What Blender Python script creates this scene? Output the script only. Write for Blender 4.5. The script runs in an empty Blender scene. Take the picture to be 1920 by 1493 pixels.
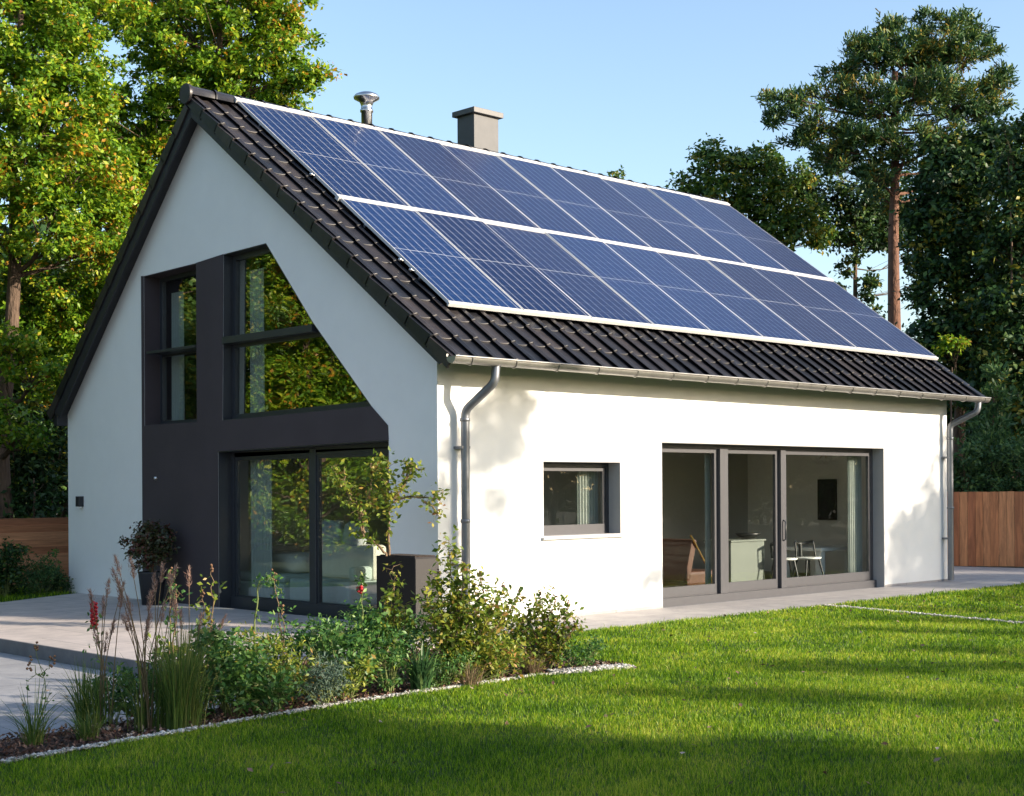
import bpy, math, random
import numpy as np
from mathutils import Vector, Matrix
from mathutils.geometry import tessellate_polygon
PI = math.pi
S = bpy.context.scene
COL = S.collection

# ------------------------------------------------------------------ camera frame (used to choose real positions at real distances)
CF, CHY, CYAW, CROLL = 2713.044, 915.905, -0.767, -0.006
CC = np.array([-10.798, -12.418, 1.593])
_s, _c = math.sin(CYAW), math.cos(CYAW)
FW = np.array([-_s, _c, 0.]); RT = np.array([_c, _s, 0.])
def at(u, v, D):
    a = u - 960; b = v - CHY
    x = a*math.cos(CROLL) + b*math.sin(CROLL); y = -a*math.sin(CROLL) + b*math.cos(CROLL)
    return CC + (FW + RT*x/CF - np.array([0, 0, 1.])*y/CF)*D
# sun frame: horizontal direction towards the sun, and the horizontal normal to it
SUN_EL = math.radians(17.5)
SU = np.array([.44, -.898]); SU /= np.linalg.norm(SU)
SN = np.array([-SU[1], SU[0]])
def sunside(t, s, z): return np.array([SN[0]*t + SU[0]*s, SN[1]*t + SU[1]*s, z])

# ------------------------------------------------------------------ mesh builder
class MB:
    def __init__(self): self.v = []; self.f = []; self.sm = []
    def add(self, vs, fs, smooth=False):
        n = len(self.v); self.v += [tuple(map(float, p)) for p in vs]
        self.f += [tuple(i+n for i in f) for f in fs]; self.sm += [smooth]*len(fs); return self
    def box(self, x0, x1, y0, y1, z0, z1, m=None):
        vs = [(x, y, z) for x in (x0, x1) for y in (y0, y1) for z in (z0, z1)]
        if m is not None: vs = [tuple(m @ Vector(p)) for p in vs]
        return self.add(vs, [(0, 1, 3, 2), (4, 6, 7, 5), (0, 4, 5, 1), (2, 3, 7, 6), (0, 2, 6, 4), (1, 5, 7, 3)])
    def prism(self, poly, ax, a0, a1, holes=()):
        loops = [list(poly)] + [list(h) for h in holes]
        def P(p, a): return {'x': (a, p[0], p[1]), 'y': (p[0], a, p[1]), 'z': (p[0], p[1], a)}[ax]
        flat = [p for l in loops for p in l]; N = len(flat)
        tr = tessellate_polygon([[Vector((p[0], p[1], 0)) for p in l] for l in loops])
        vs = [P(p, a0) for p in flat] + [P(p, a1) for p in flat]
        fs = [tuple(t) for t in tr] + [tuple(i+N for i in reversed(t)) for t in tr]
        k = 0
        for l in loops:
            n = len(l)
            for i in range(n): j = (i+1) % n; fs.append((k+i, k+j, k+j+N, k+i+N))
            k += n
        return self.add(vs, fs)
    def ring(self, poly, w, ax, a0, a1):
        return self.prism(poly, ax, a0, a1, [inset(poly, w)])
    def tube(self, pts, rad, seg=8, cap=True):
        pts = [Vector(p) for p in pts]; n = len(pts)
        if not hasattr(rad, '__len__'): rad = [rad]*n
        vs = []; up = Vector((0, 0, 1)); prev = None
        for i, p in enumerate(pts):
            d = (pts[min(i+1, n-1)] - pts[max(i-1, 0)]).normalized()
            if prev is None: a = d.cross(up if abs(d.z) < .9 else Vector((1, 0, 0))).normalized()
            else: a = (prev - d*prev.dot(d)).normalized()
            prev = a; b = d.cross(a)
            for k in range(seg):
                t = 2*PI*k/seg; vs.append(p + (a*math.cos(t) + b*math.sin(t))*rad[i])
        fs = [(i*seg+k, i*seg+(k+1) % seg, (i+1)*seg+(k+1) % seg, (i+1)*seg+k) for i in range(n-1) for k in range(seg)]
        self.add(vs, fs, True)
        if cap:
            self.add(vs[:seg], [tuple(range(seg))]); self.add(vs[-seg:], [tuple(range(seg))])
        return self
    def lathe(self, c, prof, seg=24):
        vs = [(c[0]+r*math.cos(2*PI*k/seg), c[1]+r*math.sin(2*PI*k/seg), c[2]+z) for r, z in prof for k in range(seg)]
        fs = [(i*seg+k, i*seg+(k+1) % seg, (i+1)*seg+(k+1) % seg, (i+1)*seg+k) for i in range(len(prof)-1) for k in range(seg)]
        return self.add(vs, fs, True)
    def build(self, name, mat, parent=None, bevel=0):
        me = bpy.data.meshes.new(name); me.from_pydata(self.v, [], self.f)
        me.polygons.foreach_set('use_smooth', self.sm); me.update()
        import bmesh
        if len(self.f) < 60000:
            b = bmesh.new(); b.from_mesh(me); bmesh.ops.recalc_face_normals(b, faces=b.faces); b.to_mesh(me); b.free()
        o = link(name, me, mat, parent)
        if bevel:
            md = o.modifiers.new('bevel', 'BEVEL'); md.width = bevel; md.segments = 2; md.limit_method = 'ANGLE'
        return o
def inset(poly, w):
    n = len(poly); A = sum(poly[i][0]*poly[(i+1) % n][1] - poly[(i+1) % n][0]*poly[i][1] for i in range(n))
    sg = 1 if A > 0 else -1; out = []
    for i in range(n):
        p0, p1, p2 = [Vector(poly[(i+k) % n][:2]) for k in (-1, 0, 1)]
        d1 = (p1-p0).normalized(); d2 = (p2-p1).normalized()
        n1 = Vector((-d1.y, d1.x))*sg; n2 = Vector((-d2.y, d2.x))*sg
        b = (n1+n2); b = b/b.length_squared*2 if b.length > 1e-6 else n1
        out.append(tuple(p1 + b*w))
    return out
def link(name, me, mat, parent=None):
    o = bpy.data.objects.new(name, me); COL.objects.link(o)
    if mat is not None: me.materials.append(mat)
    if parent is not None: o.parent = parent
    return o
def npmesh(name, V, F, mat, parent=None, smooth=False):
    """V (n,3), F (m,k) all faces of k corners"""
    me = bpy.data.meshes.new(name); V = np.ascontiguousarray(V, np.float32); F = np.ascontiguousarray(F, np.int32)
    me.vertices.add(len(V)); me.vertices.foreach_set('co', V.ravel())
    me.loops.add(F.size); me.loops.foreach_set('vertex_index', F.ravel())
    me.polygons.add(len(F)); me.polygons.foreach_set('loop_start', np.arange(len(F), dtype=np.int32)*F.shape[1])
    me.polygons.foreach_set('loop_total', np.full(len(F), F.shape[1], np.int32))
    if smooth: me.polygons.foreach_set('use_smooth', np.ones(len(F), bool))
    me.update(calc_edges=True); me.validate()
    return link(name, me, mat, parent)
def tag(o, label=None, cat=None, group=None, kind=None):
    if label: o['label'] = label
    if cat: o['category'] = cat
    if group: o['group'] = group
    if kind: o['kind'] = kind
    return o
def empty(name, loc=(0, 0, 0), rz=0):
    o = bpy.data.objects.new(name, None); COL.objects.link(o); o.location = tuple(map(float, loc)); o.rotation_euler.z = rz
    o.empty_display_size = .2; return o
def copy_tree(o, parent=None):
    c = o.copy(); COL.objects.link(c); c.parent = parent
    for ch in list(o.children): copy_tree(ch, c)
    return c

# ------------------------------------------------------------------ materials
def mat(name, color, rough=.6, metal=0, spec=.5, noise=0, nscale=8, bump=0, bscale=60, coat=0, c2=None, coord='Object', stretch=None, bdist=.004):
    m = bpy.data.materials.new(name); m.use_nodes = True; nt = m.node_tree; N = nt.nodes; L = nt.links
    p = N['Principled BSDF']; p.inputs['Base Color'].default_value = (*color, 1); p.inputs['Roughness'].default_value = rough
    p.inputs['Metallic'].default_value = metal; p.inputs['Specular IOR Level'].default_value = spec
    p.inputs['Coat Weight'].default_value = coat; p.inputs['Coat Roughness'].default_value = .05
    tc = N.new('ShaderNodeTexCoord'); src = tc.outputs[coord]
    if stretch:
        mp = N.new('ShaderNodeMapping'); mp.inputs['Scale'].default_value = stretch; L.new(src, mp.inputs[0]); src = mp.outputs[0]
    if noise or c2:
        n = N.new('ShaderNodeTexNoise'); n.inputs['Scale'].default_value = nscale; n.inputs['Detail'].default_value = 8; n.inputs['Roughness'].default_value = .65
        L.new(src, n.inputs['Vector'])
        r = N.new('ShaderNodeValToRGB'); r.color_ramp.elements[0].position = .3; r.color_ramp.elements[1].position = .7
        a = c2 if c2 else tuple(max(0, x*(1-noise)) for x in color); b = color if c2 else tuple(min(1, x*(1+noise)) for x in color)
        r.color_ramp.elements[0].color = (*a, 1); r.color_ramp.elements[1].color = (*b, 1)
        L.new(n.outputs['Fac'], r.inputs[0]); L.new(r.outputs[0], p.inputs['Base Color'])
    if bump:
        n2 = N.new('ShaderNodeTexNoise'); n2.inputs['Scale'].default_value = bscale; n2.inputs['Detail'].default_value = 6
        L.new(src, n2.inputs['Vector'])
        bp = N.new('ShaderNodeBump'); bp.inputs['Strength'].default_value = bump; bp.inputs['Distance'].default_value = bdist
        L.new(n2.outputs['Fac'], bp.inputs['Height']); L.new(bp.outputs[0], p.inputs['Normal'])
    return m
def leafmat(name, cols, trans=.35, rough=.5, spec=.35):
    """cols: (position, rgb) list over the random value of each leaf"""
    m = bpy.data.materials.new(name); m.use_nodes = True; nt = m.node_tree; N = nt.nodes; L = nt.links
    p = N['Principled BSDF']; p.inputs['Roughness'].default_value = rough; p.inputs['Specular IOR Level'].default_value = spec
    g = N.new('ShaderNodeNewGeometry'); r = N.new('ShaderNodeValToRGB'); cr = r.color_ramp
    while len(cr.elements) < len(cols): cr.elements.new(.5)
    for e, (q, c) in zip(cr.elements, cols): e.position = q; e.color = (*c, 1)
    tc = N.new('ShaderNodeTexCoord'); n = N.new('ShaderNodeTexNoise'); n.inputs['Scale'].default_value = .9; n.inputs['Detail'].default_value = 3
    L.new(tc.outputs['Object'], n.inputs['Vector'])
    mx = N.new('ShaderNodeMath'); mx.operation = 'MULTIPLY_ADD'; mx.inputs[1].default_value = 1.4; mx.inputs[2].default_value = -.7
    L.new(n.outputs['Fac'], mx.inputs[0])
    ad = N.new('ShaderNodeMath'); ad.operation = 'ADD'; ad.use_clamp = True
    L.new(g.outputs['Random Per Island'], ad.inputs[0]); L.new(mx.outputs[0], ad.inputs[1])
    L.new(ad.outputs[0], r.inputs[0]); L.new(r.outputs[0], p.inputs['Base Color'])
    t = N.new('ShaderNodeBsdfTranslucent'); L.new(r.outputs[0], t.inputs['Color'])
    ms = N.new('ShaderNodeMixShader'); ms.inputs[0].default_value = trans
    L.new(p.outputs[0], ms.inputs[1]); L.new(t.outputs[0], ms.inputs[2]); L.new(ms.outputs[0], N['Material Output'].inputs[0])
    return m
def glass(name, base, tint=(1, 1, 1)):
    m = bpy.data.materials.new(name); m.use_nodes = True; N = m.node_tree.nodes; L = m.node_tree.links
    N.remove(N['Principled BSDF'])
    t = N.new('ShaderNodeBsdfTransparent'); t.inputs[0].default_value = (*tint, 1)
    g = N.new('ShaderNodeBsdfGlossy'); g.inputs['Roughness'].default_value = 0.0; g.inputs['Color'].default_value = (.95, .97, 1, 1)
    f = N.new('ShaderNodeLayerWeight'); f.inputs[0].default_value = .5
    pw_ = N.new('ShaderNodeMath'); pw_.operation = 'POWER'; pw_.inputs[1].default_value = 5; L.new(f.outputs['Facing'], pw_.inputs[0])
    a = N.new('ShaderNodeMath'); a.operation = 'MULTIPLY_ADD'; a.inputs[1].default_value = 1-base; a.inputs[2].default_value = base; a.use_clamp = True
    L.new(pw_.outputs[0], a.inputs[0])
    x = N.new('ShaderNodeMixShader'); L.new(a.outputs[0], x.inputs[0]); L.new(t.outputs[0], x.inputs[1]); L.new(g.outputs[0], x.inputs[2])
    tc = N.new('ShaderNodeTexCoord'); n = N.new('ShaderNodeTexNoise'); n.inputs['Scale'].default_value = 1.1; L.new(tc.outputs['Object'], n.inputs['Vector'])
    b = N.new('ShaderNodeBump'); b.inputs['Strength'].default_value = .12; b.inputs['Distance'].default_value = .03; L.new(n.outputs['Fac'], b.inputs['Height']); L.new(b.outputs[0], g.inputs['Normal'])
    L.new(x.outputs[0], N['Material Output'].inputs[0]); return m

M = {}
M['plaster'] = mat('white_plaster', (.80, .80, .785), .85, noise=.025, nscale=2.2, bump=.5, bscale=180, spec=.3, bdist=.003)
M['dark_plaster'] = mat('dark_plaster', (.060, .049, .054), .8, noise=.10, nscale=1.5, bump=.4, bscale=180, spec=.3)
M['anthracite'] = mat('anthracite_metal', (.030, .034, .042), .38, spec=.5, noise=.1)
M['board'] = mat('verge_board_paint', (.020, .021, .026), .5, noise=.15, nscale=6, bump=.2, bscale=20)
M['frame_grey'] = mat('grey_frame_metal', (.062, .062, .070), .4, spec=.5, noise=.06)  # base darkened to hold the shade lying on the garden door's lower frame
M['lining'] = mat('grey_reveal_metal', (.36, .36, .37), .5, noise=.04)
M['tile'] = mat('roof_tile_glaze', (.036, .030, .030), .36, spec=.5, c2=(.016, .016, .020), nscale=3.5, bump=.25, bscale=50)
M['zinc'] = mat('zinc_gutter', (.33, .32, .30), .42, metal=.75, noise=.18, nscale=5, bump=.1, bscale=40)
M['zinc_pipe'] = mat('zinc_pipe', (.19, .20, .22), .42, metal=.7, noise=.15, nscale=6)
M['steel'] = mat('bright_steel', (.62, .62, .62), .28, metal=1, noise=.06)
M['alu'] = mat('aluminium_rail', (.66, .66, .66), .5, metal=.3, noise=.05)
M['chimney'] = mat('chimney_cladding', (.078, .080, .086), .6, noise=.12, nscale=5, bump=.15)
M['cap'] = mat('chimney_cap_metal', (.085, .085, .088), .5, noise=.1)
M['terrace'] = mat('terrace_stone', (.40, .36, .335), .8, noise=.16, nscale=1.6, bump=.5, bscale=60, bdist=.006)
M['kerb'] = mat('shaded_kerb_stone', (.13, .13, .14), .8, noise=.2, nscale=6, bump=.3)  # dark tone puts the shade of the terrace's front face into the colour
M['wood_h'] = mat('fence_wood_boards', (.30, .125, .055), .65, c2=(.17, .068, .033), nscale=3, stretch=(1, 1, 12), bump=.4, bscale=14)
M['wood_v'] = mat('fence_wood_planks', (.40, .155, .075), .65, c2=(.24, .088, .045), nscale=3, stretch=(5, 5, .6), bump=.4, bscale=14)
def woodmat(name, cols, stretch):
    m = mat(name, (0, 0, 0), .65, c2=(0, 0, 0), nscale=3, stretch=stretch, bump=.5, bscale=14); N = m.node_tree.nodes; L = m.node_tree.links
    rs = [n for n in N if n.type == 'VALTORGB'][0]; rs.color_ramp.elements[0].color = (.50, .50, .50, 1); rs.color_ramp.elements[1].color = (1.15, 1.15, 1.15, 1)
    nz = rs.inputs[0].links[0].from_node; nz.inputs['Detail'].default_value = 12; nz.inputs['Distortion'].default_value = .8
    g = N.new('ShaderNodeNewGeometry'); r = N.new('ShaderNodeValToRGB'); r.color_ramp.interpolation = 'LINEAR'
    while len(r.color_ramp.elements) < len(cols): r.color_ramp.elements.new(.5)
    for e, (q, c) in zip(r.color_ramp.elements, cols): e.position = q; e.color = (*c, 1)
    L.new(g.outputs['Random Per Island'], r.inputs[0])
    mx = N.new('ShaderNodeMix'); mx.data_type = 'RGBA'; mx.blend_type = 'MULTIPLY'; mx.inputs[0].default_value = 1; L.new(r.outputs[0], mx.inputs[6]); L.new(rs.outputs[0], mx.inputs[7])
    L.new(mx.outputs[2], N['Principled BSDF'].inputs['Base Color']); return m
M['wood_h'] = woodmat('fence_wood_boards', [(0, (.34, .13, .06)), (.5, (.48, .20, .09)), (1, (.58, .27, .13))], (.6, 3, 12))
M['wood_v'] = woodmat('fence_wood_planks', [(0, (.40, .14, .06)), (.5, (.56, .22, .09)), (1, (.68, .31, .14))], (5, 5, .5))
M['tile'] = woodmat('roof_tile_glaze', [(0, (.013, .014, .018)), (.5, (.023, .022, .026)), (1, (.040, .034, .034))], (1, 1, 1)); M['tile'].node_tree.nodes['Principled BSDF'].inputs['Roughness'].default_value = .40; M['tile'].node_tree.nodes['Principled BSDF'].inputs['Specular IOR Level'].default_value = .4
M['soil'] = mat('bed_soil', (.055, .036, .026), .95, c2=(.022, .015, .012), nscale=12, bump=1, bscale=30, bdist=.03)
M['mulch'] = leafmat('bark_chip', [(0, (.05, .026, .018)), (.5, (.12, .06, .042)), (.9, (.26, .17, .12)), (1, (.4, .32, .25))], 0, .9)
M['stone'] = leafmat('white_stone', [(0, (.17, .16, .14)), (.5, (.40, .38, .35)), (1, (.66, .64, .60))], 0, .85)
M['turf'] = mat('turf', (.030, .055, .012), .95, c2=(.05, .06, .02), nscale=5, bump=1, bscale=40, bdist=.03)
M['earth'] = mat('earth', (.05, .06, .022), .95, c2=(.07, .055, .03), nscale=.6, bump=.6, bscale=3, bdist=.2)
M['grass'] = leafmat('grass_blade', [(0, (.030, .085, .006)), (.35, (.085, .205, .009)), (.75, (.27, .43, .012)), (1, (.48, .50, .06))], .5, .45, .3)
M['bark'] = mat('bark', (.16, .105, .07), .9, c2=(.07, .045, .03), nscale=5, stretch=(3, 3, .6), bump=1, bscale=9, bdist=.05)
M['pine_bark'] = mat('pine_bark', (.22, .105, .065), .9, c2=(.09, .05, .038), nscale=5, stretch=(2, 2, .8), bump=1, bscale=9, bdist=.05)
M['leaf_lit'] = leafmat('oak_leaf', [(0, (.055, .135, .012)), (.4, (.13, .27, .016)), (.75, (.26, .38, .020)), (.96, (.42, .44, .03)), (1, (.44, .22, .02))], .42, .42, .4)
M['leaf_mid'] = leafmat('maple_leaf', [(0, (.035, .085, .018)), (.55, (.075, .16, .026)), (.9, (.18, .24, .026)), (1, (.34, .26, .03))], .3, .45, .4)
M['leaf_dark'] = leafmat('evergreen_leaf', [(0, (.012, .036, .012)), (.6, (.028, .074, .020)), (.88, (.08, .15, .025)), (1, (.24, .22, .03))], .2, .5, .35)
M['needle'] = leafmat('pine_needle', [(0, (.022, .064, .026)), (.5, (.050, .115, .036)), (.88, (.15, .20, .035)), (1, (.24, .17, .03))], .2, .5, .3)
M['hedge'] = leafmat('hedge_leaf', [(0, (.030, .075, .028)), (.6, (.06, .135, .045)), (1, (.12, .20, .05))], .3, .5, .3)
M['shrub'] = leafmat('shrub_leaf', [(0, (.034, .095, .024)), (.55, (.075, .185, .038)), (.92, (.17, .29, .06)), (1, (.30, .30, .12))], .3, .45, .4)
M['rose_leaf'] = leafmat('rose_leaf', [(0, (.07, .13, .016)), (.5, (.17, .24, .025)), (.85, (.36, .36, .05)), (1, (.36, .18, .06))], .4, .45, .4)
M['lavender'] = leafmat('lavender_leaf', [(0, (.045, .085, .060)), (.6, (.085, .135, .095)), (1, (.16, .19, .15))], .2, .7, .2)
M['red_leaf'] = leafmat('topiary_leaf', [(0, (.035, .045, .020)), (.5, (.06, .075, .022)), (.8, (.11, .045, .030)), (1, (.17, .05, .035))], .25, .4, .5)
M['reed'] = leafmat('reed_stalk', [(0, (.09, .10, .035)), (.5, (.20, .15, .08)), (1, (.34, .22, .16))], .3, .7, .2)
M['plume'] = leafmat('reed_plume', [(0, (.20, .12, .09)), (.5, (.34, .21, .17)), (1, (.46, .34, .28))], .35, .9, .1)
M['tuft'] = leafmat('tuft_blade', [(0, (.05, .10, .022)), (.6, (.12, .19, .035)), (1, (.27, .26, .08))], .35, .5, .3)
M['strap'] = leafmat('strap_leaf', [(0, (.03, .08, .03)), (.7, (.06, .14, .045)), (1, (.13, .2, .06))], .3, .4, .4)
M['stem'] = mat('woody_stem', (.17, .11, .06), .8, noise=.3, nscale=20)
M['stem_g'] = mat('green_stem', (.12, .15, .04), .7, noise=.3, nscale=20)
M['red'] = mat('red_petal', (.42, .012, .022), .5, noise=.2)
M['dead'] = mat('dry_seed_head', (.17, .09, .05), .9, noise=.3, nscale=20)
M['yellow'] = mat('yellow_petal', (.6, .45, .05), .5)
M['planter'] = mat('planter_black', (.010, .009, .012), .5, spec=.25)
M['planter_g'] = mat('planter_lit_panel', (.055, .052, .054), .2, spec=.6)  # glossier side; its lighter tone is the light on that face, put into colour
M['pot'] = mat('dark_pot', (.022, .023, .028), .5)
M['inwall'] = mat('interior_paint', (.66, .64, .60), .9)
M['inwall_dk'] = mat('interior_grey_paint', (.48, .46, .43), .9)
M['floor'] = mat('oak_floor', (.22, .16, .11), .5, noise=.2, nscale=4, stretch=(1, 6, 1))
M['fabric'] = mat('beige_fabric', (.82, .77, .66), .9, noise=.06, bump=.4, bscale=40)
M['fabric_g'] = mat('grey_fabric', (.48, .50, .52), .9, noise=.12, bump=.4, bscale=20)
M['fabric_t'] = mat('pale_green_fabric', (.50, .58, .54), .9, noise=.06, bump=.3, bscale=30)
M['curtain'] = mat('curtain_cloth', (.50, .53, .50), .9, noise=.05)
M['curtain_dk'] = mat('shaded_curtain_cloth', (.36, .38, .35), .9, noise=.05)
M['white'] = mat('white_lacquer', (.88, .88, .86), .35)
M['black'] = mat('black_lacquer', (.015, .015, .015), .4)
M['cabinet'] = mat('cabinet_front', (.15, .165, .145), .6)
M['brown'] = mat('cognac_leather', (.085, .032, .018), .5, noise=.15)
M['brass'] = mat('brass', (.75, .48, .16), .25, metal=1)
M['glass_gable'] = glass('reflective_glass', .155, (.90, .94, .93))
M['glass'] = glass('clear_glass', .03, (.95, .97, .96))
M['glass_small'] = glass('bulb_glass', .10)

# solar cell sheet: busbars along the slope and a middle seam (object space: x 0..1.2, y 0..length)
def cellmat():
    m = bpy.data.materials.new('solar_cells'); m.use_nodes = True; N = m.node_tree.nodes; L = m.node_tree.links; p = N['Principled BSDF']
    tc = N.new('ShaderNodeTexCoord'); nz = N.new('ShaderNodeTexNoise'); nz.inputs['Scale'].default_value = 2.4; nz.inputs['Detail'].default_value = 2
    L.new(tc.outputs['Object'], nz.inputs['Vector'])
    sep = N.new('ShaderNodeSeparateXYZ'); L.new(tc.outputs['Object'], sep.inputs[0])
    def mth(op, a, b=None, c=None, cl=False):
        x = N.new('ShaderNodeMath'); x.operation = op; x.use_clamp = cl
        for i, q in enumerate((a, b, c)):
            if q is None: continue
            if isinstance(q, (int, float)): x.inputs[i].default_value = q
            else: L.new(q, x.inputs[i])
        return x.outputs[0]
    wob = mth('MULTIPLY_ADD', nz.outputs['Fac'], .03, -.015)
    X = mth('ADD', sep.outputs[0], wob); Y = sep.outputs[1]
    def lines(src, period, half):
        fr = mth('FRACT', mth('DIVIDE', src, period)); d = mth('ABSOLUTE', mth('SUBTRACT', fr, .5))
        return mth('GREATER_THAN', d, .5 - half/period)
    bus = lines(mth('ADD', X, .035), .15, .0046)
    fine = mth('MULTIPLY', lines(X, .05, .0014), .08)
    mid = mth('LESS_THAN', mth('ABSOLUTE', mth('SUBTRACT', Y, mth('MULTIPLY_ADD', nz.outputs['Fac'], .02, 1.27))), .0055)
    cellx = mth('MULTIPLY', lines(Y, .2, .003), .10)
    mask = mth('MAXIMUM', mth('MAXIMUM', mth('MULTIPLY', bus, .36), fine), mth('MAXIMUM', mth('MULTIPLY', mid, .5), cellx))
    n3 = N.new('ShaderNodeTexNoise'); n3.inputs['Scale'].default_value = 7; L.new(tc.outputs['Object'], n3.inputs['Vector'])
    mask2 = mth('MULTIPLY', mask, mth('MULTIPLY_ADD', n3.outputs['Fac'], 1.1, .35), cl=True)
    n2 = N.new('ShaderNodeTexNoise'); n2.inputs['Scale'].default_value = 30; n2.inputs['Detail'].default_value = 4; L.new(tc.outputs['Object'], n2.inputs['Vector'])
    r = N.new('ShaderNodeValToRGB'); r.color_ramp.elements[0].position = .3; r.color_ramp.elements[1].position = .75
    r.color_ramp.elements[0].color = (.001, .008, .044, 1); r.color_ramp.elements[1].color = (.003, .022, .092, 1); oi = N.new('ShaderNodeObjectInfo'); L.new(mth('ADD', n2.outputs['Fac'], mth('MULTIPLY_ADD', oi.outputs['Random'], .36, -.18)), r.inputs[0])
    mx = N.new('ShaderNodeMix'); mx.data_type = 'RGBA'; L.new(mask2, mx.inputs[0]); L.new(r.outputs[0], mx.inputs[6]); mx.inputs[7].default_value = (.80, .82, .86, 1)
    L.new(mx.outputs[2], p.inputs['Base Color']); p.inputs['Roughness'].default_value = .42
    p.inputs['Specular IOR Level'].default_value = .15; p.inputs['Coat Weight'].default_value = .10; p.inputs['Coat Roughness'].default_value = .06
    return m
M['cells'] = cellmat()

# paving with slab joints
def paving(name, c1, c2, mortar, w, h, size=.008, scale=1, rot=0, offs=.5):
    m = mat(name, c1, .8); N = m.node_tree.nodes; L = m.node_tree.links; p = N['Principled BSDF']
    tc = N.new('ShaderNodeTexCoord'); mp = N.new('ShaderNodeMapping'); mp.inputs['Rotation'].default_value = (0, 0, rot); L.new(tc.outputs['Object'], mp.inputs[0])
    b = N.new('ShaderNodeTexBrick'); b.inputs['Scale'].default_value = scale; b.inputs['Mortar Size'].default_value = size; b.offset = offs
    b.inputs['Brick Width'].default_value = w; b.inputs['Row Height'].default_value = h; b.inputs['Color1'].default_value = (*c1, 1); b.inputs['Color2'].default_value = (*c2, 1); b.inputs['Mortar'].default_value = (*mortar, 1)
    b.inputs['Mortar Smooth'].default_value = .3
    L.new(mp.outputs[0], b.inputs[0])
    n = N.new('ShaderNodeTexNoise'); n.inputs['Scale'].default_value = 3; n.inputs['Detail'].default_value = 10; n.inputs['Roughness'].default_value = .7; L.new(tc.outputs['Object'], n.inputs['Vector'])
    r = N.new('ShaderNodeValToRGB'); r.color_ramp.elements[0].position = .3; r.color_ramp.elements[1].position = .72; r.color_ramp.elements[0].color = (.72, .72, .74, 1); r.color_ramp.elements[1].color = (1.12, 1.1, 1.08, 1)
    L.new(n.outputs['Fac'], r.inputs[0])
    mx = N.new('ShaderNodeMix'); mx.data_type = 'RGBA'; mx.blend_type = 'MULTIPLY'; mx.inputs[0].default_value = 1
    L.new(b.outputs[0], mx.inputs[6]); L.new(r.outputs[0], mx.inputs[7]); L.new(mx.outputs[2], p.inputs['Base Color'])
    n2 = N.new('ShaderNodeTexNoise'); n2.inputs['Scale'].default_value = 70; n2.inputs['Detail'].default_value = 6; L.new(tc.outputs['Object'], n2.inputs['Vector'])
    sb = N.new('ShaderNodeMath'); sb.operation = 'MULTIPLY_ADD'; sb.inputs[1].default_value = -1.2; L.new(b.outputs[1], sb.inputs[0]); L.new(n2.outputs['Fac'], sb.inputs[2])
    bp = N.new('ShaderNodeBump'); bp.inputs['Strength'].default_value = .5; bp.inputs['Distance'].default_value = .005; L.new(sb.outputs[0], bp.inputs['Height']); L.new(bp.outputs[0], p.inputs['Normal'])
    return m
M['pave'] = paving('terrace_slabs', (.50, .445, .41), (.54, .48, .45), (.22, .20, .19), 1.2, 1.2, .006)
M['low'] = paving('lower_slabs', (.30, .30, .315), (.34, .34, .35), (.19, .19, .19), 1.5, 1.5, .008)
M['path'] = paving('path_slabs', (.34, .325, .32), (.38, .36, .35), (.20, .19, .19), 1.0, .65, .006)

# ------------------------------------------------------------------ world, sun, camera
w = bpy.data.worlds.new('World'); S.world = w; w.use_nodes = True
sky = w.node_tree.nodes.new('ShaderNodeTexSky'); sky.sky_type = 'NISHITA'; sky.sun_disc = False
sky.sun_elevation = SUN_EL; sky.sun_rotation = math.atan2(SU[0], SU[1]); sky.air_density = 1.0; sky.dust_density = 1.5; sky.ozone_density = 1.5
bg = w.node_tree.nodes['Background']; w.node_tree.links.new(sky.outputs[0], bg.inputs[0]); bg.inputs[1].default_value = .15
sd = bpy.data.lights.new('sun', 'SUN'); sd.energy = 4.7; sd.angle = math.radians(.53); sd.color = (1, .87, .70)
so = bpy.data.objects.new('sun', sd); COL.objects.link(so)
sdir = Vector((SU[0]*math.cos(SUN_EL), SU[1]*math.cos(SUN_EL), math.sin(SUN_EL))); so.rotation_euler = (-sdir).to_track_quat('-Z', 'Y').to_euler()
so.location = (5, -12, 12)
cd = bpy.data.cameras.new('camera'); cam = bpy.data.objects.new('camera', cd); COL.objects.link(cam); S.camera = cam
cd.sensor_width = 36; cd.lens = 36*CF/1920; cd.shift_y = (CHY - 746.5)/1920; cd.clip_end = 2000
f = Vector(FW); r = Vector(RT); u = Vector((0, 0, 1))
r2 = r*math.cos(CROLL) - u*-math.sin(CROLL)*-1; 
r2 = (r*math.cos(CROLL) + u*math.sin(CROLL)).normalized(); u2 = (u*math.cos(CROLL) - r*math.sin(CROLL)).normalized()
cam.matrix_world = Matrix(((r2.x, u2.x, -f.x, CC[0]), (r2.y, u2.y, -f.y, CC[1]), (r2.z, u2.z, -f.z, CC[2]), (0, 0, 0, 1)))
S.view_settings.view_transform = 'Standard'; S.view_settings.look = 'None'; S.view_settings.exposure = 1.12
S.cycles.max_bounces = 8; S.cycles.transparent_max_bounces = 12; S.cycles.sample_clamp_indirect = 6; S.cycles.use_denoising = True
S.cycles.caustics_reflective = False; S.cycles.caustics_refractive = False

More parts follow.
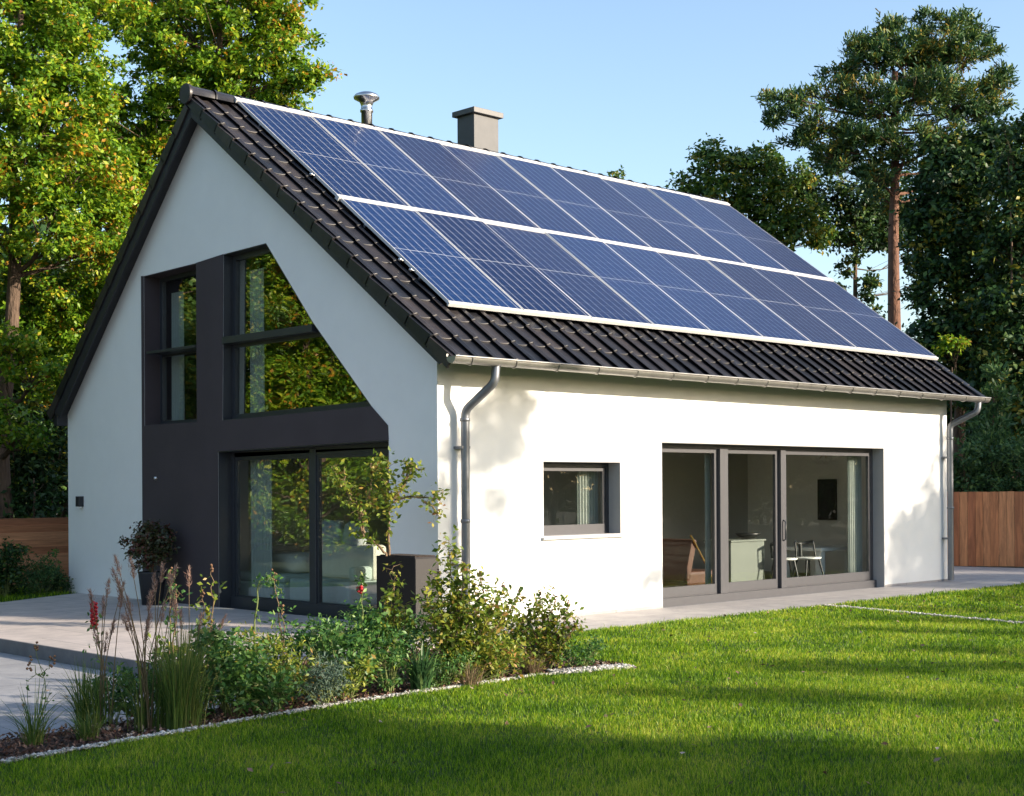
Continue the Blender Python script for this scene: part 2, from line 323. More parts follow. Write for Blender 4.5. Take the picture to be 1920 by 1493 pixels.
# ------------------------------------------------------------------ setting
LZ = 0.0
def slab(name, poly, z0, z1, m): return tag(MB().prism(poly, 'z', z0, z1).build(name, m), kind='structure')
tag(MB().add([(-500, -500, -.16), (500, -500, -.16), (500, 500, -.16), (-500, 500, -.16)], [(0, 1, 2, 3)]).build('ground', M['earth']), kind='structure')
BED = [(-9.5, -4.55), (-7.09, -4.25), (-4.26, -3.82), (-2.16, -3.72), (-1.15, -3.97), (-.95, -3.55), (-1.0, -2.6), (-.5, -1.9), (-.1, -1.34), (-3.92, -1.34), (-3.94, -3.1), (-9.5, -3.5)]
LAWN = [(-16, -4.6), (-9.5, -4.55), (-7.09, -4.25), (-4.26, -3.82), (-2.16, -3.72), (-1.15, -3.97), (-.95, -3.55), (-1.0, -2.6), (-.5, -1.9), (-.1, -1.34), (16.1, -1.28), (19.5, -7), (19.5, -30), (-16, -30)]
slab('lawn', LAWN, -.3, -.01, M['turf'])
slab('bed_soil', BED, -.3, -.03, M['soil'])
slab('terrace', [(-3.92, -1.32), (-.004, -1.32), (-.004, 8.56), (-1.7, 7.62), (-3.92, 6.4)], -.3, 0, M['pave'])
slab('kerb', [(-3.955, -1.32), (-3.923, -1.32), (-3.923, 6.42), (-3.955, 6.42)], -.3, .004, M['kerb'])  # terrace edge strip with its shade in the dark colour
slab('path', [(0, -1.30), (16.1, -1.25), (15.3, 2.6), (14.6, 5.2), (11.32, 5.2), (11.32, -.003), (0, -.003)], -.3, -.004, M['path'])
slab('lower_paving', [(-12, -3.45), (-9.5, -3.46), (-3.96, -3.08), (-3.96, 6.4), (-5.5, 6.2), (-12, 6.2)], -.3, -.14, M['low'])
slab('back_lawn', [(-12, 6.22), (-5.5, 6.22), (-3.96, 6.42), (-1.7, 7.64), (-.002, 8.58), (-.002, 8.9), (3, 8.9), (3, 14), (-12, 14)], -.3, -.012, M['turf'])

# ------------------------------------------------------------------ house
W, Lx = 8.87, 11.313
H = tag(empty('detached_house', (0, 0, 0)), 'modern white plastered gable house with dark tiled roof covered in solar panels', 'house')
YR = 4.88
def Rs(y): return 3.30 + .727*y
def Ls(y): return 11.70 - 1.003*y
yI = (11.70-3.30)/(1.730)
h1 = [(5.07, 2.535), (6.5, 2.535), (6.5, 4.722), (5.07, 4.748)]
h2 = [(4.43, 2.535), (1.192, 2.584), (2.371, 3.70), (3.38, 4.811), (4.385, 4.787)]
h3 = [(4.55, -.03), (.873, -.03), (.873, 2.173), (4.548, 2.12)]
gw = [(0, -.05), (W, -.05), (W, Ls(W)), (yI, Rs(yI)), (0, Rs(0))]
MB().prism(gw, 'x', 0, .34, [h1, h2, h3]).build('gable_wall', M['plaster'], H)
sw = [(1.695, .996), (3.115, .996), (3.115, 1.927), (1.695, 1.927)]
dw = [(3.924, -.03), (9.365, -.03), (9.365, 2.199), (3.924, 2.199)]
MB().prism([(.34, -.05), (Lx, -.05), (Lx, 3.30), (.34, 3.30)], 'y', 0, .30, [sw, dw]).build('front_wall', M['plaster'], H)
MB().prism([(.34, -.05), (Lx, -.05), (Lx, 2.75), (.34, 2.75)], 'y', W-.3, W).build('rear_wall', M['plaster'], H)
MB().prism([(.3, -.05), (W-.3, -.05), (W-.3, Ls(W-.3)), (yI, Rs(yI)), (.3, Rs(.3))], 'x', Lx-.3, Lx).build('end_wall', M['plaster'], H)
cl = MB().prism([(6.57, -.02), (6.57, 4.73), (6.5, 4.722), (6.5, 2.535), (5.07, 2.535), (5.07, 4.748), (4.385, 4.787), (4.43, 2.535), (1.192, 2.584), (.882, 2.344), (.873, 2.173), (4.548, 2.12), (4.55, -.02)], 'x', -.008, -.0005).build('dark_wall_panel', M['dark_plaster'], H)
cl['label'] = 'dark plum grey plaster field framing the gable windows'
# interior shell
MB().box(.34, Lx-.3, .3, W-.3, 0, .045).build('floor', M['floor'], H)
MB().box(.34, Lx-.3, .3, W-.3, 2.40, 2.50).build('ceiling', M['inwall'], H)
ip = MB().box(3.55, 3.67, .3, W-.3, .045, 2.40); ip.box(3.67, Lx-.3, 3.9, 4.0, .045, 2.40); ip.box(.34, 3.55, 5.2, 5.3, .045, 2.40); ip.build('partition_wall', M['inwall_dk'], H)
# roof
roof = MB()
roof.prism([(-.42, Rs(-.42)), (yI, Rs(yI)), (YR, 3.38+.735*YR), (-.42, 3.38+.735*-.42)], 'x', -.186, 11.78)
RO = roof.build('roof', M['board'], H)
MB().prism([(yI, Ls(yI)+.001), (9.0, Ls(9.0)), (9.0, 11.76-.99*9.0), (YR, 11.76-.99*YR)], 'x', -.186, 11.78).build('roof', M['board'], H)
def tiles(y0, z0, dy, dz, rows, gauge, sgn, x0, ncol, per, seed):
    """individual pantiles: slope direction d up the roof, n the outward normal"""
    rg = np.random.default_rng(seed); d = np.array([0, dy, dz]); d = d/np.linalg.norm(d); n = np.cross(np.array([1., 0, 0])*sgn, d)
    n = n/np.linalg.norm(n); n = n if n[2] > 0 else -n
    V = []; F = []; m = 13
    for j in range(rows):
        for i in range(ncol):
            jit = rg.normal(0, .0022, 3); lift = .017 + jit[0]
            base = len(V)
            for (s, h) in ((0, lift-.022), (-.004, lift-.004), (.012, lift), (gauge+.05, .002+jit[1])):
                for k in range(m):
                    q = k/(m-1); x = x0 + (i+q*1.0)*per + jit[2]
                    prof = .050*max(0, math.cos((q-.18)*PI/.34))**.8 + .003 if abs(q-.18) < .17 else .010*((q-.68)/.32)**2
                    hh = h + prof
                    p = np.array([x, y0, z0]) + d*(j*gauge + s) + n*hh + np.array([0, 0, 0])
                    V.append(p)
            for a in range(3):
                for k in range(m-1): F.append((base+a*m+k, base+a*m+k+1, base+(a+1)*m+k+1, base+(a+1)*m+k))
    return np.array(V), np.array(F)
per = .300
V, F = tiles(-.50, 3.385+.735*-.50, 1, .735, 15, .4445, 1, -.20, 40, per, 3)
o = npmesh('roof_tiles', V, F, M['tile'], RO, smooth=False); o['label'] = 'glossy anthracite pantiles in overlapping courses'
for pl in o.data.polygons: pass
V, F = tiles(9.06, 11.77-.99*9.06, -1, .99, 13, .4445, -1, -.20, 40, per, 4)
npmesh('roof_tiles', V, F, M['tile'], H)
# verge flanges, one per course
def verge(y0, z0, dy, dz, rows, gauge, name):
    l = math.hypot(dy, dz); dy /= l; dz /= l; ny, nz = (-dz, dy) if dy > 0 else (dz, -dy)
    b = MB()
    for j in range(rows):
        s0, s1 = j*gauge - .01, (j+1)*gauge + .02
        def P(s, h): return (y0+dy*s+ny*h, z0+dz*s+nz*h)
        b.prism([P(s0, -.115), P(s1, -.095), P(s1, .012), P(s0, .045)], 'x', -.238 - .006, -.216+.004*(j % 2))
        b.prism([P(s0, .026), P(s1, -.006), P(s1, .016), P(s0, .048)], 'x', -.2165, -.14)
    return b.build(name, M['tile'], H, bevel=.004)
verge(-.50, 3.385+.735*-.50, 1, .735, 15, .4445, 'verge_tiles')
verge(9.06, 11.77-.99*9.06, -1, .99, 13, .4445, 'verge_tiles')
MB().prism([(-.28, 2.975), (4.84, 3.17+.727*4.84), (YR, 3.30+.73*YR), (-.44, 3.04)], 'x', -.213, -.187).build('barge_board', M['board'], H, bevel=.004)
MB().prism([(4.842, 11.55-1.005*4.842), (8.74, 2.74), (8.97, 2.84), (YR+.003, 11.70-.99*YR)], 'x', -.214, -.187).build('barge_board', M['board'], H, bevel=.004)
# small boxed eave at the rear corner
MB().box(-.18, .0, W+.002, W+.10, 2.62, 2.80).build('eave_box', M['board'], H)
# ridge
rb = MB()
npc = 30
for i in range(npc):
    xa = -.25 + i*.395; r0, r1 = (.125, .105)
    vs = []
    for (x, r) in ((xa, r0), (xa+.03, r0), (xa+.035, r1+.006), (xa+.42, r1-.004)):
        for k in range(9):
            t = PI*(k/8)*1.16 - .08*PI; vs.append((x, YR + r*math.cos(t), 7.02 + r*math.sin(t)))
    rb.add(vs, [(a*9+k, a*9+k+1, (a+1)*9+k+1, (a+1)*9+k) for a in range(3) for k in range(8)], True)
rt_ = rb.build('ridge_tiles', M['tile'], RO)
MB().tube([(-.285, YR, 7.01), (-.25, YR, 7.01)], [.14, .14], 14).build('ridge_end_cap', M['tile'], RO)
# chimney and flue
ch = MB().box(5.135, 5.68, 4.95, 5.36, 6.5, 7.71).build('chimney', M['chimney'], H, bevel=.004)
MB().box(5.075, 5.74, 4.885, 5.425, 7.712, 7.80).build('chimney_cap', M['cap'], ch, bevel=.006)
fl = MB().lathe((2.95, 4.99, 0), [(.084, 6.7), (.084, 7.34), (.1, 7.345), (.1, 7.38), (.086, 7.385), (.086, 7.44), (.11, 7.50), (.195, 7.545), (.200, 7.575), (.17, 7.61), (.10, 7.64), (0, 7.645)], 28).build('flue_pipe', M['steel'], H)
# gutter
g = MB(); GY, GZ, GR = -.550, 3.045, .076
gx = [(-.275 + i*(12.0/16)) for i in range(17)]
vs = []; 
for x in (-.275, 11.64):
    for rr in (GR, GR-.006):
        for k in range(13):
            t = PI + PI*k/12; vs.append((x, GY+rr*math.cos(t), GZ+rr*math.sin(t)))
g.add(vs, [(k, k+1, 26+k+1, 26+k) for k in range(12)] + [(13+k, 39+k, 39+k+1, 13+k+1) for k in range(12)], True)
g.add(vs[:13], [tuple(range(13))]); g.add(vs[26:39], [tuple(range(13))])
g.tube([(-.275, GY-GR, GZ+.002), (11.64, GY-GR, GZ+.002)], .011, 8)
g.box(-.275, 11.64, GY+GR-.004, GY+GR, GZ-.01, GZ+.03)
GU = g.build('gutter', M['zinc'], H)
bx = -.02
rnd = random.Random(5)
while bx < 11.7:
    pts = [(bx + .05*(k/10), GY + (GR+.004)*math.cos(PI+PI*k/10), GZ + (GR+.004)*math.sin(PI+PI*k/10)) for k in range(11)]
    MB().tube(pts, .0085, 6).build('gutter_bracket', M['zinc'], GU); bx += .66 + rnd.uniform(-.03, .05)
def pipe(pts, name='downpipe'):
    m = MB()
    P_ = [Vector(p) for p in pts]; out = [P_[0]]
    for i in range(1, len(P_)-1):
        a, b, c = P_[i-1], P_[i], P_[i+1]
        for k in range(5):
            t = k/4; q0 = b + (a-b).normalized()*.07; q1 = b + (c-b).normalized()*.07
            out.append(q0*(1-t)**2 + b*2*t*(1-t) + q1*t*t)
    out.append(P_[-1]); m.tube(out, .050, 14)
    for z in (2.36, 1.2): m.lathe((pts[-1][0], pts[-1][1], z), [(.05, 0), (.059, .004), (.059, .04), (.05, .044)], 16)
    m.tube([pts[0], (pts[0][0], pts[0][1], pts[0][2]+.05)], [.058, .066], 14)
    for z in (2.05, .7): m.box(pts[-1][0]-.062, pts[-1][0]+.062, pts[-1][1]-.02, -.001, z, z+.03)
    return m.build(name, M['zinc_pipe'], H)
p1 = pipe([(.42, GY+.02, 2.97), (.40, GY+.02, 2.79), (.31, -.13, 2.49), (.305, -.13, .02)])
p2 = pipe([(11.40, GY+.02, 2.97), (11.38, GY+.02, 2.82), (11.19, -.13, 2.60), (11.19, -.13, .02)])
p1['label'] = 'zinc downpipe near the gable corner'; p2['label'] = 'zinc downpipe at the far corner'
# plinth strip under the front wall
MB().box(0.01, 3.92, -.006, -.001, -.02, .035).build('plinth_strip', M['path'], H)
MB().box(9.37, Lx-.01, -.006, -.001, -.02, .03).build('plinth_strip', M['path'], H)

# windows: gable
def window(name, hole, ax, d0, d1, frame, fw, lining, g0=None):
    o = MB().ring(inset(hole, .0015), .010, ax, d0, d1+.001).build(name, lining, H)      # reveal lining
    MB().ring(inset(hole, .012), fw, ax, d1, d1+.07).build('frame', frame, o)
    return o
wu = window('window', h1, 'x', .0015, .25, M['anthracite'], .06, M['dark_plaster'])
MB().box(.262, .31, 5.15, 6.42, 3.55, 3.64).build('transom', M['anthracite'], wu)
MB().box(-.025, .262, 5.085, 6.40, 3.575, 3.612).build('sill', M['anthracite'], wu)
MB().prism(inset(h1, .04), 'x', .285, .291).build('pane', M['glass_gable'], wu)
wl = window('window', h2, 'x', .0015, .14, M['anthracite'], .07, M['anthracite'])
MB().box(.142, .21, 2.40, 4.35, 3.53, 3.63).build('transom', M['anthracite'], wl)
MB().box(-.012, .1415, 2.372, 4.42, 3.575, 3.665).build('sill', M['anthracite'], wl)
MB().prism(inset(h2, .04), 'x', .175, .181).build('pane', M['glass_gable'], wl)
wd = window('sliding_door', h3, 'x', .0015, .20, M['anthracite'], .07, M['anthracite'])
MB().box(.19, .28, 2.59, 2.72, .05, 2.12).build('mullion', M['anthracite'], wd, bevel=.006)
MB().box(.175, .29, .89, 4.53, -.02, .14).build('threshold', M['anthracite'], wd)
MB().box(.20, .27, .95, 4.45, 2.03, 2.10).build('head_rail', M['anthracite'], wd)
for a, b in ((2.722, 4.46), (.93, 2.588)):
    hole = [(a, .12), (b, .12), (b, 2.03), (a, 2.03)]
    le = MB().ring(hole, .035, 'x', .21, .262).build('door_leaf', M['anthracite'], wd)
    MB().prism(inset(hole, .04), 'x', .235, .241).build('pane', M['glass_gable'], le)
# front
ws = window('window', sw, 'y', .0015, .20, M['anthracite'], .055, M['lining'])
MB().box(1.665, 3.15, -.045, .21, .962, .994).build('sill', M['lining'], ws, bevel=.003)
MB().ring(inset(sw, .075), .045, 'y', .205, .245).build('sash', M['frame_grey'], ws)
MB().box(1.78, 3.03, .195, .25, 1.0, 1.13).build('bottom_rail', M['frame_grey'], ws)
MB().prism(inset(sw, .09), 'y', .230, .236).build('pane', M['glass'], ws)
fd = window('sliding_door', dw, 'y', .0015, .20, M['frame_grey'], .055, M['lining'])
MB().box(3.94, 9.35, .14, .27, -.02, .10).build('threshold', M['frame_grey'], fd)
for a, b in ((5.37, 5.55), (6.81, 6.94)): MB().box(a, b, .15, .275, .10, 2.13).build('mullion', M['frame_grey'], fd, bevel=.005)
for a, b in ((3.99, 5.37), (5.55, 6.81), (6.94, 9.30)):
    hole = [(a+.003, .101), (b-.003, .101), (b-.003, 2.13), (a+.003, 2.13)]
    lf = MB().ring(hole, .06, 'y', .205, .255).build('door_leaf', M['frame_grey'], fd)
    MB().box(a+.05, b-.05, .20, .257, .12, .24).build('bottom_rail', M['frame_grey'], lf)
    MB().prism(inset(hole, .05), 'y', .228, .234).build('pane', M['glass'], lf)
MB().tube([(6.86, .15, .80), (6.86, .11, .82), (6.86, .11, 1.08), (6.86, .15, 1.10)], .012, 8).build('handle', M['anthracite'], fd)
# wall fittings
lb = MB().box(-.085, -.0005, 8.36, 8.47, 1.35, 1.51); lp = lb.build('wall_lamp', M['board'], H, bevel=.006)
MB().box(-.075, -.02, 8.385, 8.445, 1.325, 1.349).build('lamp_lens', M['white'], lp)
sn = MB().lathe((0, 0, 0), [(0, .035), (.02, .032), (.028, .015), (.03, 0)], 16).build('sensor_dome', M['steel'], H)
sn.location = (-.009, 6.17, 1.77); sn.rotation_euler = (0, -PI/2, 0)

# solar panels
a_r = math.atan(.735); ca, sa = math.cos(a_r), math.sin(a_r)
PX0, PX1, NP = .47, 11.60, 9
pw = (PX1-PX0)/NP
def pp(y, off=.135): return 3.385 + .735*y + off/ca
rows = [(.335, 2.395), (2.475, 4.72)]
for ri, (ya, yb) in enumerate(rows):
    ln = (yb-ya)/ca
    for i in range(NP):
        x = PX0 + i*pw
        hole = [(0.008, 0), (pw-.008, 0), (pw-.008, ln), (0.008, ln)]
        if i == 0:
            c = MB().prism(inset(hole, .012), 'z', -.008, 0).build('solar_panel', M['cells'], H)
            fr = MB().ring(hole, .0095, 'z', -.036, .004).build('panel_frame', M['alu'], c)
            c0, f0 = c, fr
        else:
            c = c0.copy(); COL.objects.link(c); c.parent = H; fr = f0.copy(); COL.objects.link(fr); fr.parent = c
        c.location = (x, ya, pp(ya)); c.rotation_euler = (a_r + math.radians(.22)*math.sin(i*2.3+ri*4), math.radians(.18)*math.cos(i*3.1+ri), 0)
rails = MB()
def rail(y, x0, x1, wy, h0, h1, m, name='mounting_rail'):
    o = MB().box(x0, x1, -wy/2, wy/2, h0, h1).build(name, m, H, bevel=.003); o.location = (0, y, pp(y)); o.rotation_euler = (a_r, 0, 0); return o
rail(2.435, PX0-.02, PX1+.02, .075, -.05, .012, M['alu'])
rail(4.765, PX0-.02, PX1+.02, .085, -.05, .012, M['alu'])
rail(.315, PX0-.005, PX1+.01, .028, -.052, -.002, M['alu'])
for y in (.85, 1.9, 2.95, 4.2): rail(y, PX0+.02, PX1-.02, .04, -.09, -.040, M['steel'])
for y in (.95, 1.15, 2.95):
    o = MB().lathe((0, 0, 0), [(0, -.022), (.018, -.014), (.026, 0), (.018, .014), (0, .022)], 12).build('end_clamp', M['steel'], H); o.location = (PX0-.055, y, pp(y)-.02); MB().tube([(0, 0, 0), (.06, 0, -.01)], .009, 8).build('bolt', M['steel'], o)

# ------------------------------------------------------------------ furniture seen through the glass
def cushion(x, y, z, sx, sy, sz, m, name, label, cat, rot=(0, 0, 0)):
    me = MB(); n = 14; vs = []
    for i in range(n+1):
        for j in range(2*n):
            th = PI*i/n; ph = 2*PI*j/(2*n); e = .55
            f_ = lambda c: math.copysign(abs(c)**e, c); wr = 1+.10*math.sin(7*th+x*9)*math.sin(3*ph)
            vs.append((sx/2*wr*f_(math.sin(th))*f_(math.cos(ph)), sy/2*math.copysign(abs(math.cos(th))**.5, math.cos(th)), sz/2*wr*f_(math.sin(th))*f_(math.sin(ph))))
    me.add(vs, [(i*2*n+j, i*2*n+(j+1) % (2*n), (i+1)*2*n+(j+1) % (2*n), (i+1)*2*n+j) for i in range(n) for j in range(2*n)], True)
    o = me.build(name, m); o.location = (x, y, z); o.rotation_euler = rot; return tag(o, label, cat)
bed = tag(empty('bed', (1.2, 4.35, .045)), 'low bed with pale green cover behind the gable sliding door', 'bed')
MB().box(-.7, .9, -.6, .75, 0, .28).build('bed_base', M['fabric_t'], bed, bevel=.03)
MB().box(-.68, .88, -.58, .73, .281, .40).build('mattress', M['fabric_t'], bed, bevel=.05)
cushion(1.0, 4.28, .58, .60, 1.0, .30, M['fabric'], 'duvet', 'crumpled cream duvet heaped on the low bed', 'duvet', (0, 0, .1))
sf = tag(empty('sofa', (.9, 3.0, .045)), 'cream upholstered sofa behind the right pane of the gable door', 'sofa')
MB().box(-.38, .3, -.66, .66, .05, .36).build('seat', M['fabric_t'], sf, bevel=.04)
MB().box(.02, .26, -.66, .66, .361, .82).build('backrest', M['fabric'], sf, bevel=.05)
MB().box(-.30, .015, -.665, -.54, .361, .55).build('armrest', M['fabric_t'], sf, bevel=.04)
for sx in (-.32, .22):
    for sy in (-.6, .6): MB().box(sx, sx+.05, sy-.025, sy+.025, 0, .05).build('leg', M['black'], sf)
cushion(1.03, 3.36, 1.0, .20, .46, .36, M['fabric_g'], 'cushion', 'grey cushion on the sofa back, nearer the door mullion', 'cushion', (0, .2, .05))
cushion(1.03, 2.85, .99, .20, .42, .32, M['fabric_g'], 'cushion', 'dark grey cushion on the sofa back beside the tree trunk', 'cushion', (.15, .2, -.1))
def curtain(name, p0, p1, z0, z1, label, m=None, waves=7, amp=.03, group=None):
    n = waves*8; vs = []
    p0 = Vector(p0); p1 = Vector(p1); d = (p1-p0); nn = Vector((-d.y, d.x)).normalized()
    for z in (z0, z1):
        for k in range(n+1):
            q = p0 + d*(k/n) + nn*amp*math.sin(2*PI*waves*k/n)*(1 if z == z0 else .7); vs.append((q.x, q.y, z))
    me = MB(); me.add(vs, [(k, k+1, n+2+k, n+1+k) for k in range(n)], True)
    return tag(me.build(name, m or M['curtain']), label, 'curtain', group)
curtain('curtain', (.46, 4.46), (.46, 3.95), .06, 2.38, 'pale curtain at the left edge of the gable sliding door')
curtain('curtain', (.42, 6.44), (.42, 6.10), 2.55, 4.5, 'pale curtain inside the narrow gable window')
curtain('curtain', (.40, 4.36), (.40, 4.02), 2.55, 4.6, 'pale curtain at the left edge of the sloping gable window')
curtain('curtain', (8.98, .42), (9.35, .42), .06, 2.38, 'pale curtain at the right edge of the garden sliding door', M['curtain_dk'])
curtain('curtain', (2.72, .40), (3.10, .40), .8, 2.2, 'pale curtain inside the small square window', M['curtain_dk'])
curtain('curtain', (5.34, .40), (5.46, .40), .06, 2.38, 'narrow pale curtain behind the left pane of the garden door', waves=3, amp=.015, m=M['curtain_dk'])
tb = tag(empty('dining_table', (9.42, 1.3, .045)), 'white dining table behind the right pane of the garden door', 'table')
MB().box(-.5, .5, -.42, .42, .50, .56).build('table_top', M['white'], tb, bevel=.008)
for sx in (-.42, .42):
    for sy in (-.34, .34): MB().box(sx-.055, sx+.055, sy-.055, sy+.055, 0, .499).build('leg', M['white'], tb)
def chair(x, y, rz, label):
    c = tag(empty('dining_chair', (x, y, .045), rz), label, 'chair', 'chairs at the white dining table')
    vs = []; me = MB(); n = 12
    for r_, z in ((0, .40), (.17, .395), (.21, .41), (.215, .43), (.17, .425), (0, .43)):
        for k in range(n): vs.append((r_*math.cos(2*PI*k/n), r_*math.sin(2*PI*k/n), z))
    me.add(vs, [(a*n+k, a*n+(k+1) % n, (a+1)*n+(k+1) % n, (a+1)*n+k) for a in range(5) for k in range(n)], True); me.build('seat', M['white'], c)
    bt = MB(); pts = [(.2*math.cos(t), .2*math.sin(t), .66+.02*math.cos(2*t)) for t in [PI*.15 + PI*.7*k/12 for k in range(13)]]
    bt.tube(pts, .022, 8); bt.tube([(pts[0][0], pts[0][1], .66), (.19, .05, .42)], .014, 6); bt.tube([(pts[-1][0], pts[-1][1], .66), (-.19, .05, .42)], .014, 6); bt.tube([(0, .2, .64), (0, .18, .42)], .03, 6)
    bt.build('backrest', M['black'], c)
    for sx in (-1, 1):
        for sy in (-1, 1): MB().tube([(sx*.12, sy*.12, .40), (sx*.20, sy*.19, 0)], [.018, .011], 8).build('leg', M['black'], c)
    return c
chair(8.0, .95, .9, 'white seated chair with dark back and legs in front of the cabinet')
chair(8.5, .85, -.3, 'white seated chair with dark back and legs beside the table leg')
cb = tag(empty('cabinet', (7.35, 1.45, .045)), 'pale grey cabinet behind the middle pane of the garden door', 'cabinet')
MB().box(-.38, .48, -.25, .25, .0, .70).build('body', M['cabinet'], cb, bevel=.01)
MB().box(-.40, .50, -.27, .27, .701, .73).build('worktop', M['cabinet'], cb, bevel=.005)
hb = MB().lathe((7.70, 1.42, .776), [(0, 0), (.09, .005), (.17, .05), (.20, .09), (.19, .09), (.15, .05), (0, .02)], 20).build('bowl', M['black']); tag(hb, 'black bowl on the pale grey cabinet', 'bowl')
pc = tag(empty('framed_picture', (11.0, 2.15, 1.32)), 'black framed picture hanging on the pale dining room wall', 'picture')
MB().box(-.03, .008, -.19, .19, -.32, .40).build('frame', M['black'], pc)
MB().box(-.034, -.031, -.15, .15, -.28, .36).build('canvas', M['board'], pc)
pl = tag(empty('pendant_lamp', (10.05, 1.55, 2.39)), 'brass pendant lamp with clear glass globes above the dining table', 'lamp')
MB().tube([(0, 0, 0), (0, 0, -.28)], .008, 6).build('rod', M['brass'], pl)
for k in range(5):
    t = 2*PI*k/5; x, y, z = .17*math.cos(t), .17*math.sin(t), -.30-.05*(k % 2)
    MB().tube([(0, 0, -.22), (x, y, z+.03)], .007, 6).build('arm', M['brass'], pl)
    MB().lathe((x, y, z), [(0, -.08), (.05, -.065), (.08, 0), (.05, .065), (0, .08)], 14).build('globe', M['glass_small'], pl)
ar = tag(empty('armchair', (5.72, 1.05, .045)), 'cognac leather lounge chair behind the left pane of the garden door', 'armchair')
MB().box(-.35, .35, -.3, .3, .12, .34).build('seat', M['brown'], ar, bevel=.05)
MB().prism([(-.42, .2), (-.30, .2), (-.12, .80), (-.24, .80)], 'y', -.3, .3).build('backrest', M['brown'], ar, bevel=.03)
for sy in (-.32, .32): MB().tube([(-.30, sy, .86), (-.1, sy, .62), (.12, sy, .34), (.28, sy, 0)], .016, 8).build('leg', M['brass'], ar)
rg_ = MB().box(4.2, 6.2, .6, 2.6, .047, .06).build('rug', M['fabric_t']); tag(rg_, 'pale green rug on the floor behind the left pane of the garden door', 'rug')

# ------------------------------------------------------------------ fences
def board_fence(p0, p1, z0, z1, label, horiz=True):
    p0 = Vector(p0); p1 = Vector(p1); L_ = (p1-p0).length; ang = math.atan2(p1.y-p0.y, p1.x-p0.x)
    F_ = tag(empty('wooden_fence', (p0.x, p0.y, z0), ang), label, 'fence')
    rn = random.Random(int(L_*100)); b = MB(); H_ = z1-z0
    if horiz:
        n = round(H_/.125); hh = H_/n
        for i in range(n):
            m_ = Matrix.Translation((0, rn.uniform(-.004, .004), i*hh)) @ Matrix.Rotation(math.radians(rn.uniform(5, 9)), 4, 'X') @ Matrix.Rotation(rn.uniform(-.0015, .0015), 4, 'Y')
            b.box(0, L_, -.012, .012, .004, hh+.006, m_)
        b.build('boards', M['wood_h'], F_)
    else:
        x = 0
        while x < L_:
            wd_ = rn.uniform(.13, .175); m_ = Matrix.Translation((x, rn.uniform(-.008, .008), rn.uniform(-.006, .006))) @ Matrix.Rotation(rn.uniform(-.02, .02), 4, 'Z')
            b.box(.002, wd_-.003, -.012, .012, .02, H_, m_); x += wd_
        b.build('planks', M['wood_v'], F_)
        for z in (.25, H_-.3): MB().box(0, L_, .013, .05, z, z+.08).build('rail', M['wood_v'], F_)
    for k in range(int(L_/2)+1): MB().box(k*2-.05, k*2+.05, .055, .15, 0, H_-.03).build('post', M['wood_h'], F_)
    return F_
board_fence((-1.7, 11.6), (3.4, 11.6), -.02, 1.12, 'brown fence of horizontal boards left of the house')
board_fence((14.3, 5.66), (18.4, -4.0), -.03, 1.47, 'reddish brown fence of upright planks right of the house', False)

# ------------------------------------------------------------------ vegetation
RNG = np.random.default_rng(11)
def unit(v): return v/np.maximum(np.linalg.norm(v, axis=-1, keepdims=True), 1e-9)
def leaves_mesh(C, size, rg, up=.5, narrow=.55, droop=.0, outward=None):
    """C (n,3) leaf positions -> diamond leaves folded on the midrib"""
    n = len(C); nrm = rg.normal(size=(n, 3)); nrm[:, 2] += up*2
    if outward is not None: nrm += outward*1.2
    nrm = unit(nrm); d = rg.normal(size=(n, 3)); d[:, 2] -= droop; d = unit(d - nrm*np.sum(d*nrm, 1, keepdims=True)); s = np.cross(nrm, d)
    sz = (size*rg.uniform(.65, 1.3, n))[:, None]
    a = C; b = C + d*sz*.5 + s*sz*narrow*.5 + nrm*sz*.07; c = C + d*sz; e = C + d*sz*.5 - s*sz*narrow*.5 + nrm*sz*.07
    V = np.stack([a, b, c, e], 1).reshape(-1, 3); I = np.arange(n)*4
    F = np.stack([np.stack([I, I+1, I+2], 1), np.stack([I, I+2, I+3], 1)], 1).reshape(-1, 3)
    return V, F
def blob_points(c, r, rg, ntw, nlf, tw=.26, flat=.8, shell=.45):
    """leaf positions of one bough: twigs spread over the outer part of an ellipsoid, leaves round every twig"""
    d = unit(rg.normal(size=(ntw, 3))); rad = shell + (1-shell)*rg.random(ntw)**.7
    rad *= 1 + .22*np.sin(d[:, 0]*5+c[0]*3)*np.cos(d[:, 2]*4+c[1]*2)
    T = np.asarray(c) + d*(rad[:, None])*np.array([r, r, r*flat])
    k = np.maximum(3, (nlf*rg.uniform(.35, 1.5, ntw)).astype(int))
    idx = np.repeat(np.arange(ntw), k); s = tw*rg.uniform(.6, 1.35, ntw)
    P = T[idx] + rg.normal(size=(len(idx), 3))*s[idx][:, None]*np.array([.62, .62, .42])
    return T, P, unit(P - np.asarray(c))
